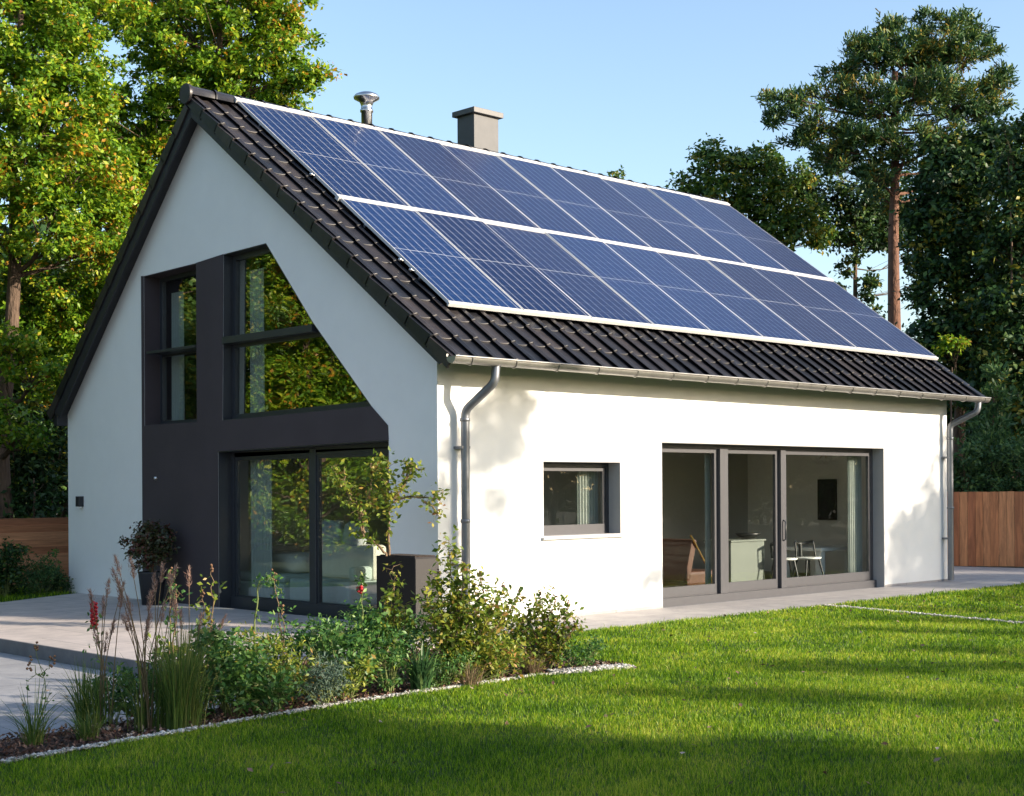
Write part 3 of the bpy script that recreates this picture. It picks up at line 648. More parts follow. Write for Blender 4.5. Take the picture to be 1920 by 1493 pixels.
def tree(name, label, cat, base, blobs, trunk_r, leafmat_, barkm, leaf=.13, dens=34, nlf=38, tw=.27, flat=.8, seed=1, group=None, lean=(0, 0), trunk_top=None, style='leaf', limbs=3, shell=.45, up=.5, narrow=.55, wob=.35):
    rg = np.random.default_rng(seed); base = np.asarray(base, float)
    E = tag(empty(name, base), label, cat, group)
    blobs = [(np.asarray(c, float)-base, r) for c, r in blobs]
    zt = trunk_top if trunk_top else max(c[2] for c, r in blobs)*.88
    cx = np.mean([c[:2] for c, r in blobs], 0)
    T = MB(); n = 9; tp = []
    for i in range(n+1):
        q = i/n; wb_ = rg.normal(0, trunk_r*wob, 2)*(q > 0)
        tp.append(np.array([lean[0]*q + cx[0]*q*q*.5 + wb_[0], lean[1]*q + cx[1]*q*q*.5 + wb_[1], zt*q - .12*(i == 0)]))
    tr = [trunk_r*(1.25 if i == 0 else (1-.72*(i/n))) for i in range(n+1)]
    T.tube(tp, tr, 10)
    V = []; F = []; nv = 0
    for c, r in blobs:
        tw_, P, O = blob_points(c, r, rg, max(6, int(dens*r*r)), nlf, tw, flat, shell)
        # bough from the trunk
        q = np.clip((c[2]-r*.9)/zt, .12, .93); i = q*n; i0 = int(i); st = tp[i0]*(1-(i-i0)) + tp[min(i0+1, n)]*(i-i0)
        mid = (st+c)/2 + rg.normal(0, .18, 3) - np.array([0, 0, .12*np.linalg.norm(c-st)]); rr = trunk_r*(1-.7*q)*.55*min(1, .5+r/3)
        bz = [st*(1-t)**2 + mid*2*t*(1-t) + c*t*t for t in (0, .2, .4, .6, .8, 1)]
        T.tube(bz, [rr, rr*.85, rr*.7, rr*.55, rr*.4, rr*.22], 6, False)
        for t_ in tw_[::max(1, len(tw_)//int(6+limbs*r*3))]:
            k = rg.uniform(.35, 1); a_ = bz[int(k*5)]; m_ = (a_+t_)/2 + rg.normal(0, .08*r, 3)
            T.tube([a_, m_, t_], [rr*.28, rr*.18, rr*.06], 4, False)
        if style == 'leaf': v_, f_ = leaves_mesh(P, leaf, rg, up, narrow, .2, O*.5)
        else:           # needle tufts: thin upward sprays
            m = len(P); d = unit(rg.normal(size=(m, 3))*.75 + O*.7 + np.array([0, 0, .55])); s = unit(np.cross(d, rg.normal(size=(m, 3))))
            L_ = (leaf*rg.uniform(.7, 1.3, m))[:, None]; wdt = .17*L_
            v_ = np.stack([P - s*wdt*.6, P + s*wdt*.6, P + d*L_ + s*wdt*.9, P + d*L_*1.25, P + d*L_ - s*wdt*.9], 1).reshape(-1, 3); I = np.arange(m)*5
            f_ = np.stack([np.stack([I, I+1, I+2], 1), np.stack([I, I+2, I+3], 1), np.stack([I, I+3, I+4], 1)], 1).reshape(-1, 3)
        V.append(v_); F.append(f_+nv); nv += len(v_)
    T.build('trunk', barkm, E)
    npmesh('crown', np.concatenate(V), np.concatenate(F), leafmat_, E)
    return E
def P_(*a): return [(at(u, v, D), r) for u, v, D, r in a]
def SB(*a): return [(sunside(t, s, q + math.tan(SUN_EL)*s), r) for t, q, r, s in a]
def gnd(u, D, z=-.16): p = at(u, 915, D); return (p[0], p[1], z)

# left wood
tree('deciduous_tree', 'tall yellow green tree reaching over the ridge, its boughs against the sky', 'tree', gnd(400, 29), P_(
    (400, 70, 29, 1.5), (300, 20, 30, 1.6), (470, 20, 29, 1.0), (520, 90, 28.5, .85), (575, 140, 28, .42), (540, 175, 28.3, .5), (470, 165, 28.5, .95), (385, 190, 29, 1.2), (300, 180, 29, 1.1),
    (250, 230, 28.5, 1.1), (340, 285, 29, 1.1), (550, 12, 28.5, .38), (590, 150, 28, .22), (440, 235, 29.5, .9), (230, -60, 30, 1.6), (400, -60, 30, 1.5), (520, 215, 28.6, .45), (500, 40, 29, .6)), .2, M['leaf_lit'], M['bark'], leaf=.108, seed=5, dens=44, nlf=96, tw=.165)
tree('deciduous_tree', 'thick trunked tree with golden green leaves at the left picture edge', 'tree', gnd(14, 26.5), P_(
    (30, 60, 26.5, 1.3), (110, 110, 26.5, 1.1), (150, 30, 27, 1.1), (40, 190, 26, 1.1), (130, 220, 26.5, 1.0), (60, 310, 26, 1.1), (150, 330, 26.5, 1.0), (90, 420, 26, .9), (-20, 430, 26, .8), (190, 440, 26.8, .9),
    (-30, 250, 26.5, 1.2), (60, -60, 27, 1.5), (220, 350, 27.2, .8), (60, 700, 25.5, .62), (30, 800, 25.2, .6), (25, 650, 25.5, .5)), .19, M['leaf_lit'], M['bark'], leaf=.105, seed=8, dens=44, nlf=96, tw=.165, trunk_top=10.5)
tree('deciduous_tree', 'leaning forked tree with bright leaves just behind the left roof slope', 'tree', gnd(135, 31), P_(
    (200, 500, 30.5, 1.0), (120, 560, 30.5, 1.0), (230, 420, 31, 1.1), (290, 360, 31, .9), (60, 620, 30.5, 1.0), (160, 640, 30.3, .9), (100, 720, 30, .85), (200, 560, 30.5, .6), (50, 540, 31, .9), (90, 860, 29.5, .7), (270, 300, 31.5, 1.2), (180, 280, 32, 1.2)), .24, M['leaf_lit'], M['bark'], leaf=.108, seed=21, dens=44, nlf=96, tw=.165, lean=(.6, -.3), trunk_top=8.5)
# right wood
tree('pine_tree', 'tall pine with a bare reddish trunk and a broad clumpy crown', 'tree', gnd(1676, 40), P_(
    (1700, 95, 40, 1.0), (1770, 70, 40, .8), (1825, 100, 40, .75), (1860, 150, 40, .55), (1630, 105, 40, .8), (1585, 130, 40, .6), (1560, 175, 39.7, .65), (1500, 185, 39.5, .42), (1460, 185, 39.3, .38), (1530, 225, 39.5, .55), (1475, 215, 39.3, .35),
    (1640, 190, 39.5, 1.0), (1740, 170, 39.5, 1.0), (1810, 190, 40, .8), (1600, 260, 39.5, .8), (1690, 265, 39.3, .9), (1770, 260, 39.8, .8), (1845, 215, 40, .55), (1560, 300, 39.7, .6), (1820, 290, 40.3, .7), (1640, 330, 39.5, .6), (1880, 140, 40.2, .32), (1735, 120, 40.5, .9), (1800, 45, 40.3, .5), (1670, 55, 40.3, .5), (1740, 40, 40.2, .4), (1870, 185, 40, .5), (1450, 225, 39.5, .3), (1500, 260, 39.6, .45), (1840, 60, 40.5, .35), (1600, 80, 40.3, .35), (1660, 375, 40.6, .5), (1740, 330, 41, .8), (1780, 350, 41, .7)),
    .27, M['needle'], M['pine_bark'], leaf=.12, dens=50, nlf=66, tw=.17, flat=.62, seed=31, wob=.06, style='needle', trunk_top=13.2, shell=.3, limbs=3)
tree('deciduous_tree', 'rounded green tree peeping over the far end of the roof', 'tree', gnd(1400, 43), P_(
    (1340, 300, 43, .65), (1300, 345, 42.8, .55), (1400, 315, 43, .8), (1350, 365, 42.5, .8), (1440, 300, 43.2, .5), (1430, 370, 42.6, .9), (1490, 330, 43.2, .6), (1500, 400, 42.6, .8), (1460, 440, 42.5, .8), (1390, 410, 42.8, .8), (1285, 380, 43, .5), (1420, 480, 43, .9), (1530, 445, 43, .5)),
    .2, M['leaf_mid'], M['bark'], leaf=.16, dens=62, nlf=42, tw=.22, seed=41)
tree('evergreen_tree', 'dark evergreen with drooping boughs left of the pine trunk', 'tree', gnd(1600, 44), P_(
    (1560, 360, 44, .9), (1620, 385, 44, .9), (1545, 420, 43.8, .7), (1600, 450, 43.8, .7), (1650, 440, 44, .8), (1590, 500, 43.6, .35), (1640, 530, 43.6, .4), (1620, 560, 43.8, .22), (1570, 545, 43.8, .2), (1640, 590, 43.8, .25), (1570, 300, 44.2, .7), (1500, 350, 44.2, .6), (1660, 350, 44.5, .9), (1640, 410, 44.4, .9), (1700, 400, 44.6, .9), (1725, 470, 44.6, .7), (1730, 540, 44.6, .45)),
    .14, M['leaf_dark'], M['bark'], leaf=.15, dens=60, nlf=40, tw=.2, seed=43, shell=.3)
tree('evergreen_tree', 'dense dark evergreen right of the pine trunk', 'tree', gnd(1800, 38), P_(
    (1760, 360, 38, .9), (1820, 350, 38, .9), (1790, 420, 37.6, 1.0), (1730, 440, 37.8, .6), (1850, 440, 38, .9), (1770, 500, 37.5, .7), (1830, 520, 37.6, .9), (1740, 560, 37.6, .42), (1800, 590, 37.4, .7), (1760, 650, 37.2, .8), (1840, 650, 37.2, .9), (1730, 690, 37, .7), (1800, 720, 37, .9), (1850, 310, 38.3, .6), (1735, 400, 38.3, .6), (1728, 500, 38.2, .35), (1735, 620, 37.5, .5), (1860, 560, 38, .8), (1770, 290, 38.6, .6), (1830, 270, 38.6, .6), (1800, 320, 38.4, .8), (1880, 260, 38.5, .6)),
    .2, M['leaf_dark'], M['bark'], leaf=.17, dens=70, nlf=42, tw=.24, seed=47, shell=.3)
tree('evergreen_tree', 'dark evergreen cut off by the right picture edge', 'tree', gnd(1925, 36), P_(
    (1925, 250, 36, .55), (1905, 300, 36, .5), (1900, 370, 36, .8), (1940, 330, 36, .9), (1900, 470, 36, .9), (1950, 430, 36, 1.1), (1895, 580, 35.6, .9), (1930, 660, 35.5, 1.1), (1880, 700, 35.3, .8), (1890, 780, 35, .9), (1940, 560, 36, 1.0), (1960, 760, 35.5, 1.2), (1850, 760, 35.4, .6)),
    .2, M['leaf_dark'], M['bark'], leaf=.17, dens=64, nlf=42, tw=.24, seed=53, shell=.3)
tree('sapling', 'slender thin stemmed tree half hidden in the dark evergreens at the right edge', 'tree', gnd(1900, 35.6), P_(
    (1878, 240, 35.6, .22), (1895, 280, 35.6, .25), (1910, 330, 35.6, .2), (1872, 330, 35.6, .18)), .05, M['leaf_dark'], M['bark'], leaf=.12, dens=90, nlf=10, tw=.2, seed=55, trunk_top=9.9)
tree('conifer', 'mid green feathery conifer behind the plank fence', 'tree', gnd(1862, 32.5), P_(
    (1868, 700, 32.5, .22), (1865, 745, 32.5, .34), (1862, 800, 32.5, .46), (1868, 850, 32.5, .52)), .08, M['hedge'], M['bark'], leaf=.13, dens=150, nlf=22, tw=.14, seed=57, style='needle', shell=.2)
tree('yellow_shrub', 'small golden leaved tree glowing among the dark evergreens', 'tree', gnd(1782, 35), P_((1775, 650, 35, .32), (1800, 640, 35, .25)), .05, M['leaf_lit'], M['bark'], leaf=.12, dens=150, nlf=20, tw=.14, seed=58, shell=.2)
tree('deciduous_tree', 'distant tree tip showing just above the ridge', 'tree', gnd(1157, 46), P_((1157, 328, 46, .22), (1150, 372, 46, .6), (1170, 420, 46, 1.0)), .12, M['leaf_mid'], M['bark'], leaf=.14, dens=70, nlf=20, tw=.14, seed=59)
# hedge behind the plank fence
for i, (u, v, D, r) in enumerate([(1815, 860, 31.5, .62), (1860, 845, 31.8, .6), (1905, 850, 31, .62), (1950, 860, 30.5, .7), (1790, 890, 32, .45)]):
    tree('hedge_shrub', ['bushy green shrub nearest the downpipe above the plank fence', 'tall green shrub in the middle above the plank fence', 'loose green shrub above the plank fence by the picture edge', 'green shrub beyond the right picture edge', 'low green shrub half hidden by the far house corner'][i], 'shrub', gnd(u, D), [(at(u, v, D), r), (at(u-12, v+60, D), r), (at(u+14, v+115, D), r)], .04, M['hedge'], M['bark'], leaf=.10, dens=120, nlf=22, tw=.13, seed=60+i, shell=.35, style='needle' if i % 2 else 'leaf')
# understorey behind the left fence
for i, (u, v, D, r) in enumerate([(20, 900, 27.5, .8), (95, 920, 27.5, .75), (60, 960, 26.5, .6), (-40, 930, 27, .9)]):
    tree('dark_bush', ['dark bush under the trees at the left picture edge', 'dark bush under the trees against the rear house corner', 'low dark bush between the other two above the board fence', 'dark bush beyond the left picture edge'][i], 'bush', gnd(u, D), [(at(u, v, D), r), (at(u+20, v-90, D+1), r)], .05, M['leaf_dark'], M['bark'], leaf=.12, dens=70, nlf=26, tw=.2, seed=70+i)

# wood far behind: reads as one dark mass
def far_wood(name, arcs, label, seed, leaf=.42, dn=170):
    rg = np.random.default_rng(seed); V = []; F = []; nv = 0
    for (a0, a1, d0, d1, h0, h1, n) in arcs:
        for k in range(n):
            a = math.radians(a0 + (a1-a0)*(k+rg.random())/n); d = rg.uniform(d0, d1); hh = rg.uniform(h0, h1)
            c = np.array([CC[0]+d*math.cos(a), CC[1]+d*math.sin(a), 0])
            m = int(dn*hh/3); d_ = unit(rg.normal(size=(m, 3)))*rg.random((m, 1))**.4
            P = c + d_*np.array([2.2, 2.2, hh*.55]) + np.array([0, 0, hh*.5]); P[:, 2] = np.maximum(P[:, 2], -.1)
            v_, f_ = leaves_mesh(P, leaf, rg, .3, .8); V.append(v_); F.append(f_+nv); nv += len(v_)
    o = npmesh(name, np.concatenate(V), np.concatenate(F), M['leaf_dark']); return tag(o, label, 'woodland', kind='stuff')
far_wood('far_wood', [(8, 27, 48, 56, 8, 11.5, 70), (27, 40, 50, 62, 4.5, 7, 30), (50, 70, 36, 46, 5, 11, 60)], 'dark woodland mass closing the view behind the garden', 77)

far_wood('far_wood', [(70, 135, 34, 46, 9, 15, 130)], 'leafy woodland beyond the left picture edge, mirrored in the gable glass', 78, .25, 380).data.materials[0] = M['leaf_lit']
far_wood('far_wood', [(-75, 8, 52, 62, 5, 8, 90)], 'dark woodland on the sunny side of the garden, mirrored in the garden door', 79, .45)
# trees outside the frame that the windows mirror
mir = 0
REFL = [(-3.2, 12.6, 2), (-7.5, 13.2, 1), (-11.5, 13.8, 0), (-15.5, 16, 1), (-1.5, 15.5, 0), (-5.5, 18.5, 1), (-9.5, 16.0, 0), (-8, 23, 2), (-13.5, 20, 1), (-3.5, 22.5, 2), (-12, 27, 0), (-17.5, 25, 2), (-6, 28, 1), (-4.2, 14.2, 2)]
def simple_tree(rg, hgt, rad, leafm, leaf=.2, n=15, low=1.2, dens=20, nlf=30):
    bl = []
    for k in range(n):
        z = low + (hgt-low)*(k+.5)/n; rr = rad*math.sin(PI*min(1, .22+.78*(k+.5)/n))**.6
        a = rg.uniform(0, 2*PI); q = rg.uniform(.1, .75); bl.append(((rr*q*math.cos(a), rr*q*math.sin(a), z), rad*rg.uniform(.36, .55)))
    return bl
rg0 = np.random.default_rng(5)
protos = []
for k, (hgt, rad, lm) in enumerate([(11, 2.3, M['leaf_lit']), (9, 2.1, M['leaf_lit']), (13, 2.5, M['leaf_mid'])]):
    protos.append(tree('garden_tree', 'tree standing outside the picture, seen mirrored in the gable glass', 'tree', (0, 0, -.16), simple_tree(rg0, hgt, rad, lm, n=16, low=.7), .18, lm, M['bark'], leaf=.12, dens=60, nlf=50, tw=.24, seed=80+k, group='trees beside the garden outside the frame'))
used = set()
for i, (x, y, k) in enumerate(REFL):
    o = protos[k] if k not in used else copy_tree(protos[k]); used.add(k)
    o.location = (x, y, -.16); o.rotation_euler.z = i*2.1; s_ = [1, .9, 1.12][i % 3]; o.scale = (s_, s_, s_)
# trees outside the frame towards the sun: they shade the lawn and parts of the wall
sp = []
for k, (hgt, rad, dn) in enumerate([(12, 2.4, 26), (9, 2.0, 22)]):
    sp.append(tree('garden_tree', 'tree standing outside the picture towards the sun', 'tree', (0, 0, -.16), simple_tree(rg0, hgt, rad, None, n=18, low=.9), .2, M['leaf_mid'], M['bark'], leaf=.24, dens=dn, nlf=30, tw=.3, seed=90+k, group='trees beyond the lawn towards the sun'))
tree('garden_tree', 'dense tree outside the picture shading the near lawn', 'tree', tuple(sunside(-9, 22, -.16)), SB((-6.75, -1.5, .8, 22), (-6.8, -.5, .8, 22), (-7.0, .4, .8, 22), (-8, -1.3, 1.2, 22), (-8, 0, 1.2, 22), (-9.6, -.8, 1.4, 22), (-9.6, .8, 1.3, 22), (-11.2, -.6, 1.4, 22), (-11.4, 1, 1.3, 22), (-8.5, -2.6, 1.2, 22), (-10.5, -2.6, 1.2, 22), (-12.8, -1, 1.3, 22), (-7.3, -2.2, .8, 22)), .16, M['leaf_mid'], M['bark'], leaf=.22, dens=60, nlf=34, tw=.24, seed=107, shell=.15)
SH = []
SH += [(-8.2, 24, 0, 1.0), (-11.6, 25, 0, 1.0), (-15, 24, 0, 1), (-10, 28, 0, 1), (-13, 28, 1, 1), (-18.5, 26, 0, 1), (-22, 27, 0, 1)]                       # lawn foreground
SH += [(13.8, 26, 1, 1.0), (17.5, 28, 0, .98), (21, 27, 0, .9), (24.5, 28, 0, .9), (28, 27, 0, .82), (31.5, 28, 0, .86), (35, 27, 0, .82), (38.5, 28, 0, .86), (42, 26, 0, .82), (16, 31, 0, .9), (19.5, 31, 0, 1)]   # right woods
us = set()
for i, (t, s, k, sc) in enumerate(SH):
    o = sp[k] if k not in us else copy_tree(sp[k]); us.add(k)
    o.location = tuple(sunside(t, s, -.16)); o.rotation_euler.z = i*1.7; o.scale = (sc, sc, sc)
tree('garden_tree', 'open crowned tree outside the picture towards the sun', 'tree', tuple(sunside(1.4, 15, -.16)), SB((.85, 2.25, .50, 15), (.55, 1.95, .30, 15), (1.15, 2.5, .3, 15), (.05, 1.6, .22, 15), (.1, 1.0, .22, 15), (.75, 1.35, .2, 15), (.0, .5, .2, 15), (3.3, -.2, .2, 15), (.08, 2.0, .18, 15), (.12, 1.3, .2, 15), (.06, .75, .2, 15), (.1, .2, .18, 15), (.08, -.2, .18, 15), (1.0, 1.9, .25, 15)), .05, M['leaf_mid'], M['bark'], leaf=.12, dens=220, nlf=22, tw=.13, seed=101, trunk_top=5.6, limbs=0)
tree('garden_tree', 'spreading tree outside the picture right of the lawn', 'tree', tuple(sunside(10.3, 24, -.16)), SB((9.7, -.9, 1.1, 24), (10.3, -.1, 1.0, 24), (11.2, .4, 1.1, 24), (9.1, -1.7, 1.0, 24), (9.0, -.5, .55, 24), (12.2, -.4, 1.3, 24), (11, -1.8, 1.4, 24), (12.6, 1.0, 1.0, 24), (9.2, -3.2, 1.1, 24), (11.2, -3.4, 1.3, 24), (7.6, -2.4, .8, 24), (6.4, -2.2, .6, 24)), .15, M['leaf_mid'], M['bark'], leaf=.2, dens=46, nlf=30, tw=.24, seed=103, shell=.2)
tree('garden_tree', 'young tree outside the picture right of the lawn', 'tree', tuple(sunside(-2.2, 23, -.16)), SB((-4.2, -1.25, .38, 23), (-4.0, -1.95, .35, 23), (-2.2, -1.45, .36, 23), (-1.8, -2.0, .42, 23), (-2.9, -2.4, .4, 23), (-.6, -1.75, .3, 23), (1.2, -1.7, .35, 23), (2.6, -1.6, .3, 23), (4.2, -1.75, .4, 23)), .07, M['leaf_mid'], M['bark'], leaf=.14, dens=120, nlf=16, tw=.2, seed=105, trunk_top=4.4, limbs=0)

# ------------------------------------------------------------------ lawn grass
def inside(px, py, poly):
    c = np.zeros(len(px), bool); n = len(poly); j = n-1
    for i in range(n):
        xi, yi = poly[i]; xj, yj = poly[j]
        m = ((yi > py) != (yj > py)) & (px < (xj-xi)*(py-yi)/(yj-yi+1e-12)+xi); c ^= m; j = i
    return c
def grass(name, poly, zones, seed, label, excl=None, z=-.01, m=None):
    rg = np.random.default_rng(seed); VV = []; FF = []; nv = 0
    for (d0, d1, dens, h, wd_, half) in zones:
        n = int(dens*(d1-d0)*2*((d0+d1)/2*half+1.2)); D = rg.uniform(d0, d1, n); Lt = rg.uniform(-1, 1, n)*(D*half+1.2)
        x = CC[0]+FW[0]*D+RT[0]*Lt; y = CC[1]+FW[1]*D+RT[1]*Lt
        k = inside(x, y, poly)
        if excl is not None: k &= ~excl(x, y)
        x = x[k]; y = y[k]; n = len(x)
        cl_ = .5+.5*np.sin(x*3.1+np.sin(y*2.3)*1.5)*np.sin(y*2.7+np.sin(x*1.9)*1.7); cl2 = .5+.5*np.sin(x*9.1+2*np.sin(y*7.3))*np.sin(y*8.7)
        hh = h*rg.uniform(.5, 1.3, n)*(.55+.5*cl_+.4*cl2); hh *= np.where(rg.random(n) < .02, 1.7, 1)
        a = rg.uniform(0, 2*PI, n); lean = rg.uniform(.1, .75, n)*hh; dx, dy = np.cos(a), np.sin(a); w2 = wd_*rg.uniform(.7, 1.3, n)/2
        # blade across direction faces roughly random
        b = rg.uniform(0, 2*PI, n); sx, sy = np.cos(b), np.sin(b)
        p0 = np.stack([x-sx*w2, y-sy*w2, np.full(n, z)], 1); p1 = np.stack([x+sx*w2, y+sy*w2, np.full(n, z)], 1)
        m1 = np.stack([x+dx*lean*.3+sx*w2*.8, y+dy*lean*.3+sy*w2*.8, z+hh*.6], 1); m0 = np.stack([x+dx*lean*.3-sx*w2*.8, y+dy*lean*.3-sy*w2*.8, z+hh*.6], 1)
        tp = np.stack([x+dx*lean, y+dy*lean, z+hh], 1)
        V = np.stack([p0, p1, m1, tp, m0], 1).reshape(-1, 3); I = np.arange(n)*5
        F = np.stack([np.stack([I, I+1, I+2], 1), np.stack([I, I+2, I+4], 1), np.stack([I+4, I+2, I+3], 1)], 1).reshape(-1, 3)
        VV.append(V); FF.append(F+nv); nv += len(V)
    o = npmesh(name, np.concatenate(VV), np.concatenate(FF), m or M['grass']); return tag(o, label, 'grass', kind='stuff')
def strip(x, y): xs = 5.66 - (-1.31-y)*.213; return (np.abs(x-xs) < .075) & (y < -1.3)
grass('grass', LAWN, [(6.6, 9.5, 8200, .034, .0034, .36), (9.5, 13, 5600, .034, .0042, .36), (13, 18, 3000, .036, .006, .36), (18, 31, 1100, .040, .010, .37)], 1, 'short bright green mown lawn grass', strip)
grass('grass', [(-12, 6.22), (-5.5, 6.22), (-3.96, 6.42), (-1.7, 7.64), (-.002, 8.58), (-.002, 11.5), (-12, 11.5)], [(19, 28, 900, .05, .011, .37)], 2, 'shaded grass between the terrace and the board fence', z=-.012)

# stone edging and bark mulch
def stones(name, pts, width, n, size, label, seed, z=-.015, m=None, cat='edging'):
    rg = np.random.default_rng(seed); pts = np.array(pts, float); seg = np.diff(pts, axis=0); ln = np.linalg.norm(seg, axis=1); cum = np.concatenate([[0], np.cumsum(ln)])
    t = rg.random(n)*cum[-1]; i = np.clip(np.searchsorted(cum, t)-1, 0, len(seg)-1); q = (t-cum[i])/ln[i]
    nr = np.stack([-seg[:, 1], seg[:, 0]], 1)/ln[:, None]
    P = pts[i]+seg[i]*q[:, None]+nr[i]*rg.normal(0, width*.38, n)[:, None]
    oc = np.array([(1, 0, 0), (-1, 0, 0), (0, 1, 0), (0, -1, 0), (0, 0, 1), (0, 0, -1), (.62, .62, .35), (-.62, .62, .35), (.62, -.62, .35), (-.62, -.62, .35)])
    fc = np.array([(4, 0, 6), (4, 6, 2), (4, 2, 7), (4, 7, 1), (4, 1, 9), (4, 9, 3), (4, 3, 8), (4, 8, 0), (0, 5, 6), (6, 5, 2), (2, 5, 7), (7, 5, 1), (1, 5, 9), (9, 5, 3), (3, 5, 8), (8, 5, 0)])
    s = size*rg.uniform(.5, 1.4, (n, 1, 3))*np.array([1, 1, .6]); a = rg.uniform(0, 2*PI, n); ca_, sa_ = np.cos(a), np.sin(a)
    B = oc[None]*s*rg.uniform(.8, 1.2, (n, 10, 1)); X = B[..., 0]*ca_[:, None]-B[..., 1]*sa_[:, None]; Y = B[..., 0]*sa_[:, None]+B[..., 1]*ca_[:, None]
    V = np.stack([X+P[:, 0][:, None], Y+P[:, 1][:, None], B[..., 2]+z+rg.uniform(0, .012, n)[:, None]], -1).reshape(-1, 3)
    F = (fc[None]+np.arange(n)[:, None, None]*10).reshape(-1, 3)
    return tag(npmesh(name, V, F, m or M['stone']), label, cat, kind='stuff')
stones('stone_edging', [(-9.5, -4.52), (-7.09, -4.22), (-4.26, -3.79), (-2.16, -3.70), (-1.2, -3.93)], .05, 3400, .016, 'pale stone edging between the flower bed and the lawn', 3, z=.0)
stones('stone_patch', [(-1.9, -3.66), (-1.12, -3.86)], .13, 900, .022, 'patch of white stones at the pointed end of the flower bed', 4, z=0)
stones('stone_strip', [(5.66, -1.34), (4.2, -8.2)], .07, 2600, .019, 'thin line of white stones crossing the lawn', 5, z=.0)
rgm = np.random.default_rng(6); px = rgm.uniform(-9.5, 0, 60000); py = rgm.uniform(-4.6, -1.3, 60000); k = inside(px, py, BED); px, py = px[k], py[k]
Pm = np.stack([px, py, rgm.uniform(-.03, .012, len(px))], 1); Vm, Fm = leaves_mesh(Pm, .035, rgm, .9, .5)
tag(npmesh('bark_mulch', Vm, Fm, M['mulch']), 'brown bark mulch covering the flower bed', 'mulch', kind='stuff')

# ------------------------------------------------------------------ bed and pot plants
def blades(name, m, n, h, spread, wd_, rg, parent, curve=.5, base_r=.06, nseg=5, z0=0):
    a = rg.uniform(0, 2*PI, n); br = base_r*np.sqrt(rg.random(n)); hh = h*rg.uniform(.45, 1.1, n); sp_ = spread*rg.uniform(.1, 1, n)
    x0 = br*np.cos(a+rg.normal(0, .6, n)); y0 = br*np.sin(a+rg.normal(0, .6, n)); b = a+PI/2+rg.normal(0, .5, n); V = []
    for k in range(nseg+1):
        q = k/nseg; r_ = sp_*(q**1.8); z = hh*(q - curve*.5*q**3*(sp_/spread)); wq = wd_*(1-q**2)*.5 + .0006
        for sg in (-1, 1): V.append(np.stack([x0+np.cos(a)*r_+sg*np.cos(b)*wq, y0+np.sin(a)*r_+sg*np.sin(b)*wq, z0+z], 1))
    V = np.stack(V, 1); m_ = 2*(nseg+1); I = np.arange(n)*m_
    F = np.concatenate([np.stack([I+2*k, I+2*k+1, I+2*k+3, I+2*k+2], 1) for k in range(nseg)])
    return npmesh(name, V.reshape(-1, 3), F, m, parent)
def tuft(x, y, h, spread, n, label, m='tuft', wd_=.006, seed=0, z=-.02, name='grass_tuft', cat='grass tuft', curve=.6, base_r=.06):
    e = tag(empty(name, (x, y, z)), label, cat); blades('blades', M[m], n, h, spread, wd_, np.random.default_rng(seed), e, curve, base_r); return e
def bush(x, y, blobs, label, m='shrub', leaf=.045, ntw=60, nlf=16, tw=.06, seed=0, z=-.02, name='shrub', cat='shrub', stems=7, stemm='stem_g', narrow=.5, up=.6):
    rg = np.random.default_rng(seed); e = tag(empty(name, (x, y, z)), label, cat); PS = []; OS = []; s_ = MB()
    for c, r in blobs:
        T, P, O = blob_points(c, r, rg, int(ntw*(r/.3)**2), nlf, tw, .9, .25); P = P[P[:, 2] > .01]; O = O[:len(P)]
        PS.append(P); OS.append(O)
        for t in T[:stems]: s_.tube([(c[0]*.3+rg.normal(0, .02), c[1]*.3+rg.normal(0, .02), 0), ((t[0]+c[0]*.3)/2, (t[1]+c[1]*.3)/2, t[2]*.55), tuple(t)], [.006, .0045, .002], 5, False)
    P = np.concatenate(PS); V, F = leaves_mesh(P, leaf, rg, up, narrow)
    s_.build('stems', M[stemm], e); npmesh('foliage', V, F, M[m], e); return e
def climber(x, y, stems, label, m='rose_leaf', leaf=.05, per_m=40, seed=0, z=-.02, name='rose_bush', cat='shrub', spread=.06, heads=None, hm='dead', r0=.008, stemm='stem'):
    """upright leafy stems: each a polyline in local metres"""
    rg = np.random.default_rng(seed); e = tag(empty(name, (x, y, z)), label, cat); s_ = MB(); PS = []; hd = MB()
    for st in stems:
        st = [Vector(p) for p in st]; n = len(st)
        fine = []
        for i in range(n-1):
            for k in range(5): fine.append(st[i].lerp(st[i+1], k/5) + Vector(rg.normal(0, .008, 3)))
        fine.append(st[-1]); s_.tube(fine, [r0*(1-.75*i/len(fine)) for i in range(len(fine))], 6, False)
        L_ = sum((st[i+1]-st[i]).length for i in range(n-1)); m_ = int(per_m*L_)
        for k in range(m_):
            q = rg.uniform(.12, 1.0)**.85; i = min(int(q*(len(fine)-1)), len(fine)-2); p = fine[i].lerp(fine[i+1], rg.random())
            side = Vector(rg.normal(0, 1, 3)).normalized()*rg.uniform(.01, spread)*1.4
            if rg.random() < .35: s_.tube([p, p+side], [.0025, .0012], 4, False)
            for _ in range(3): PS.append(np.array(p+side) + rg.normal(0, .016, 3))
        if heads and rg.random() < heads:
            t = fine[-1]
            for _ in range(7): 
                c = t + Vector(rg.normal(0, .008, 3)) + Vector((0, 0, rg.uniform(-.06, .02))); hd.lathe((c.x, c.y, c.z), [(0, -.010), (.009, -.003), (.010, .004), (0, .010)], 6)
    V, F = leaves_mesh(np.array(PS), leaf, rg, .4, .55); s_.build('stems', M[stemm], e); npmesh('foliage', V, F, M[m], e)
    if hd.v: hd.build('flower_heads', M[hm], e)
    return e

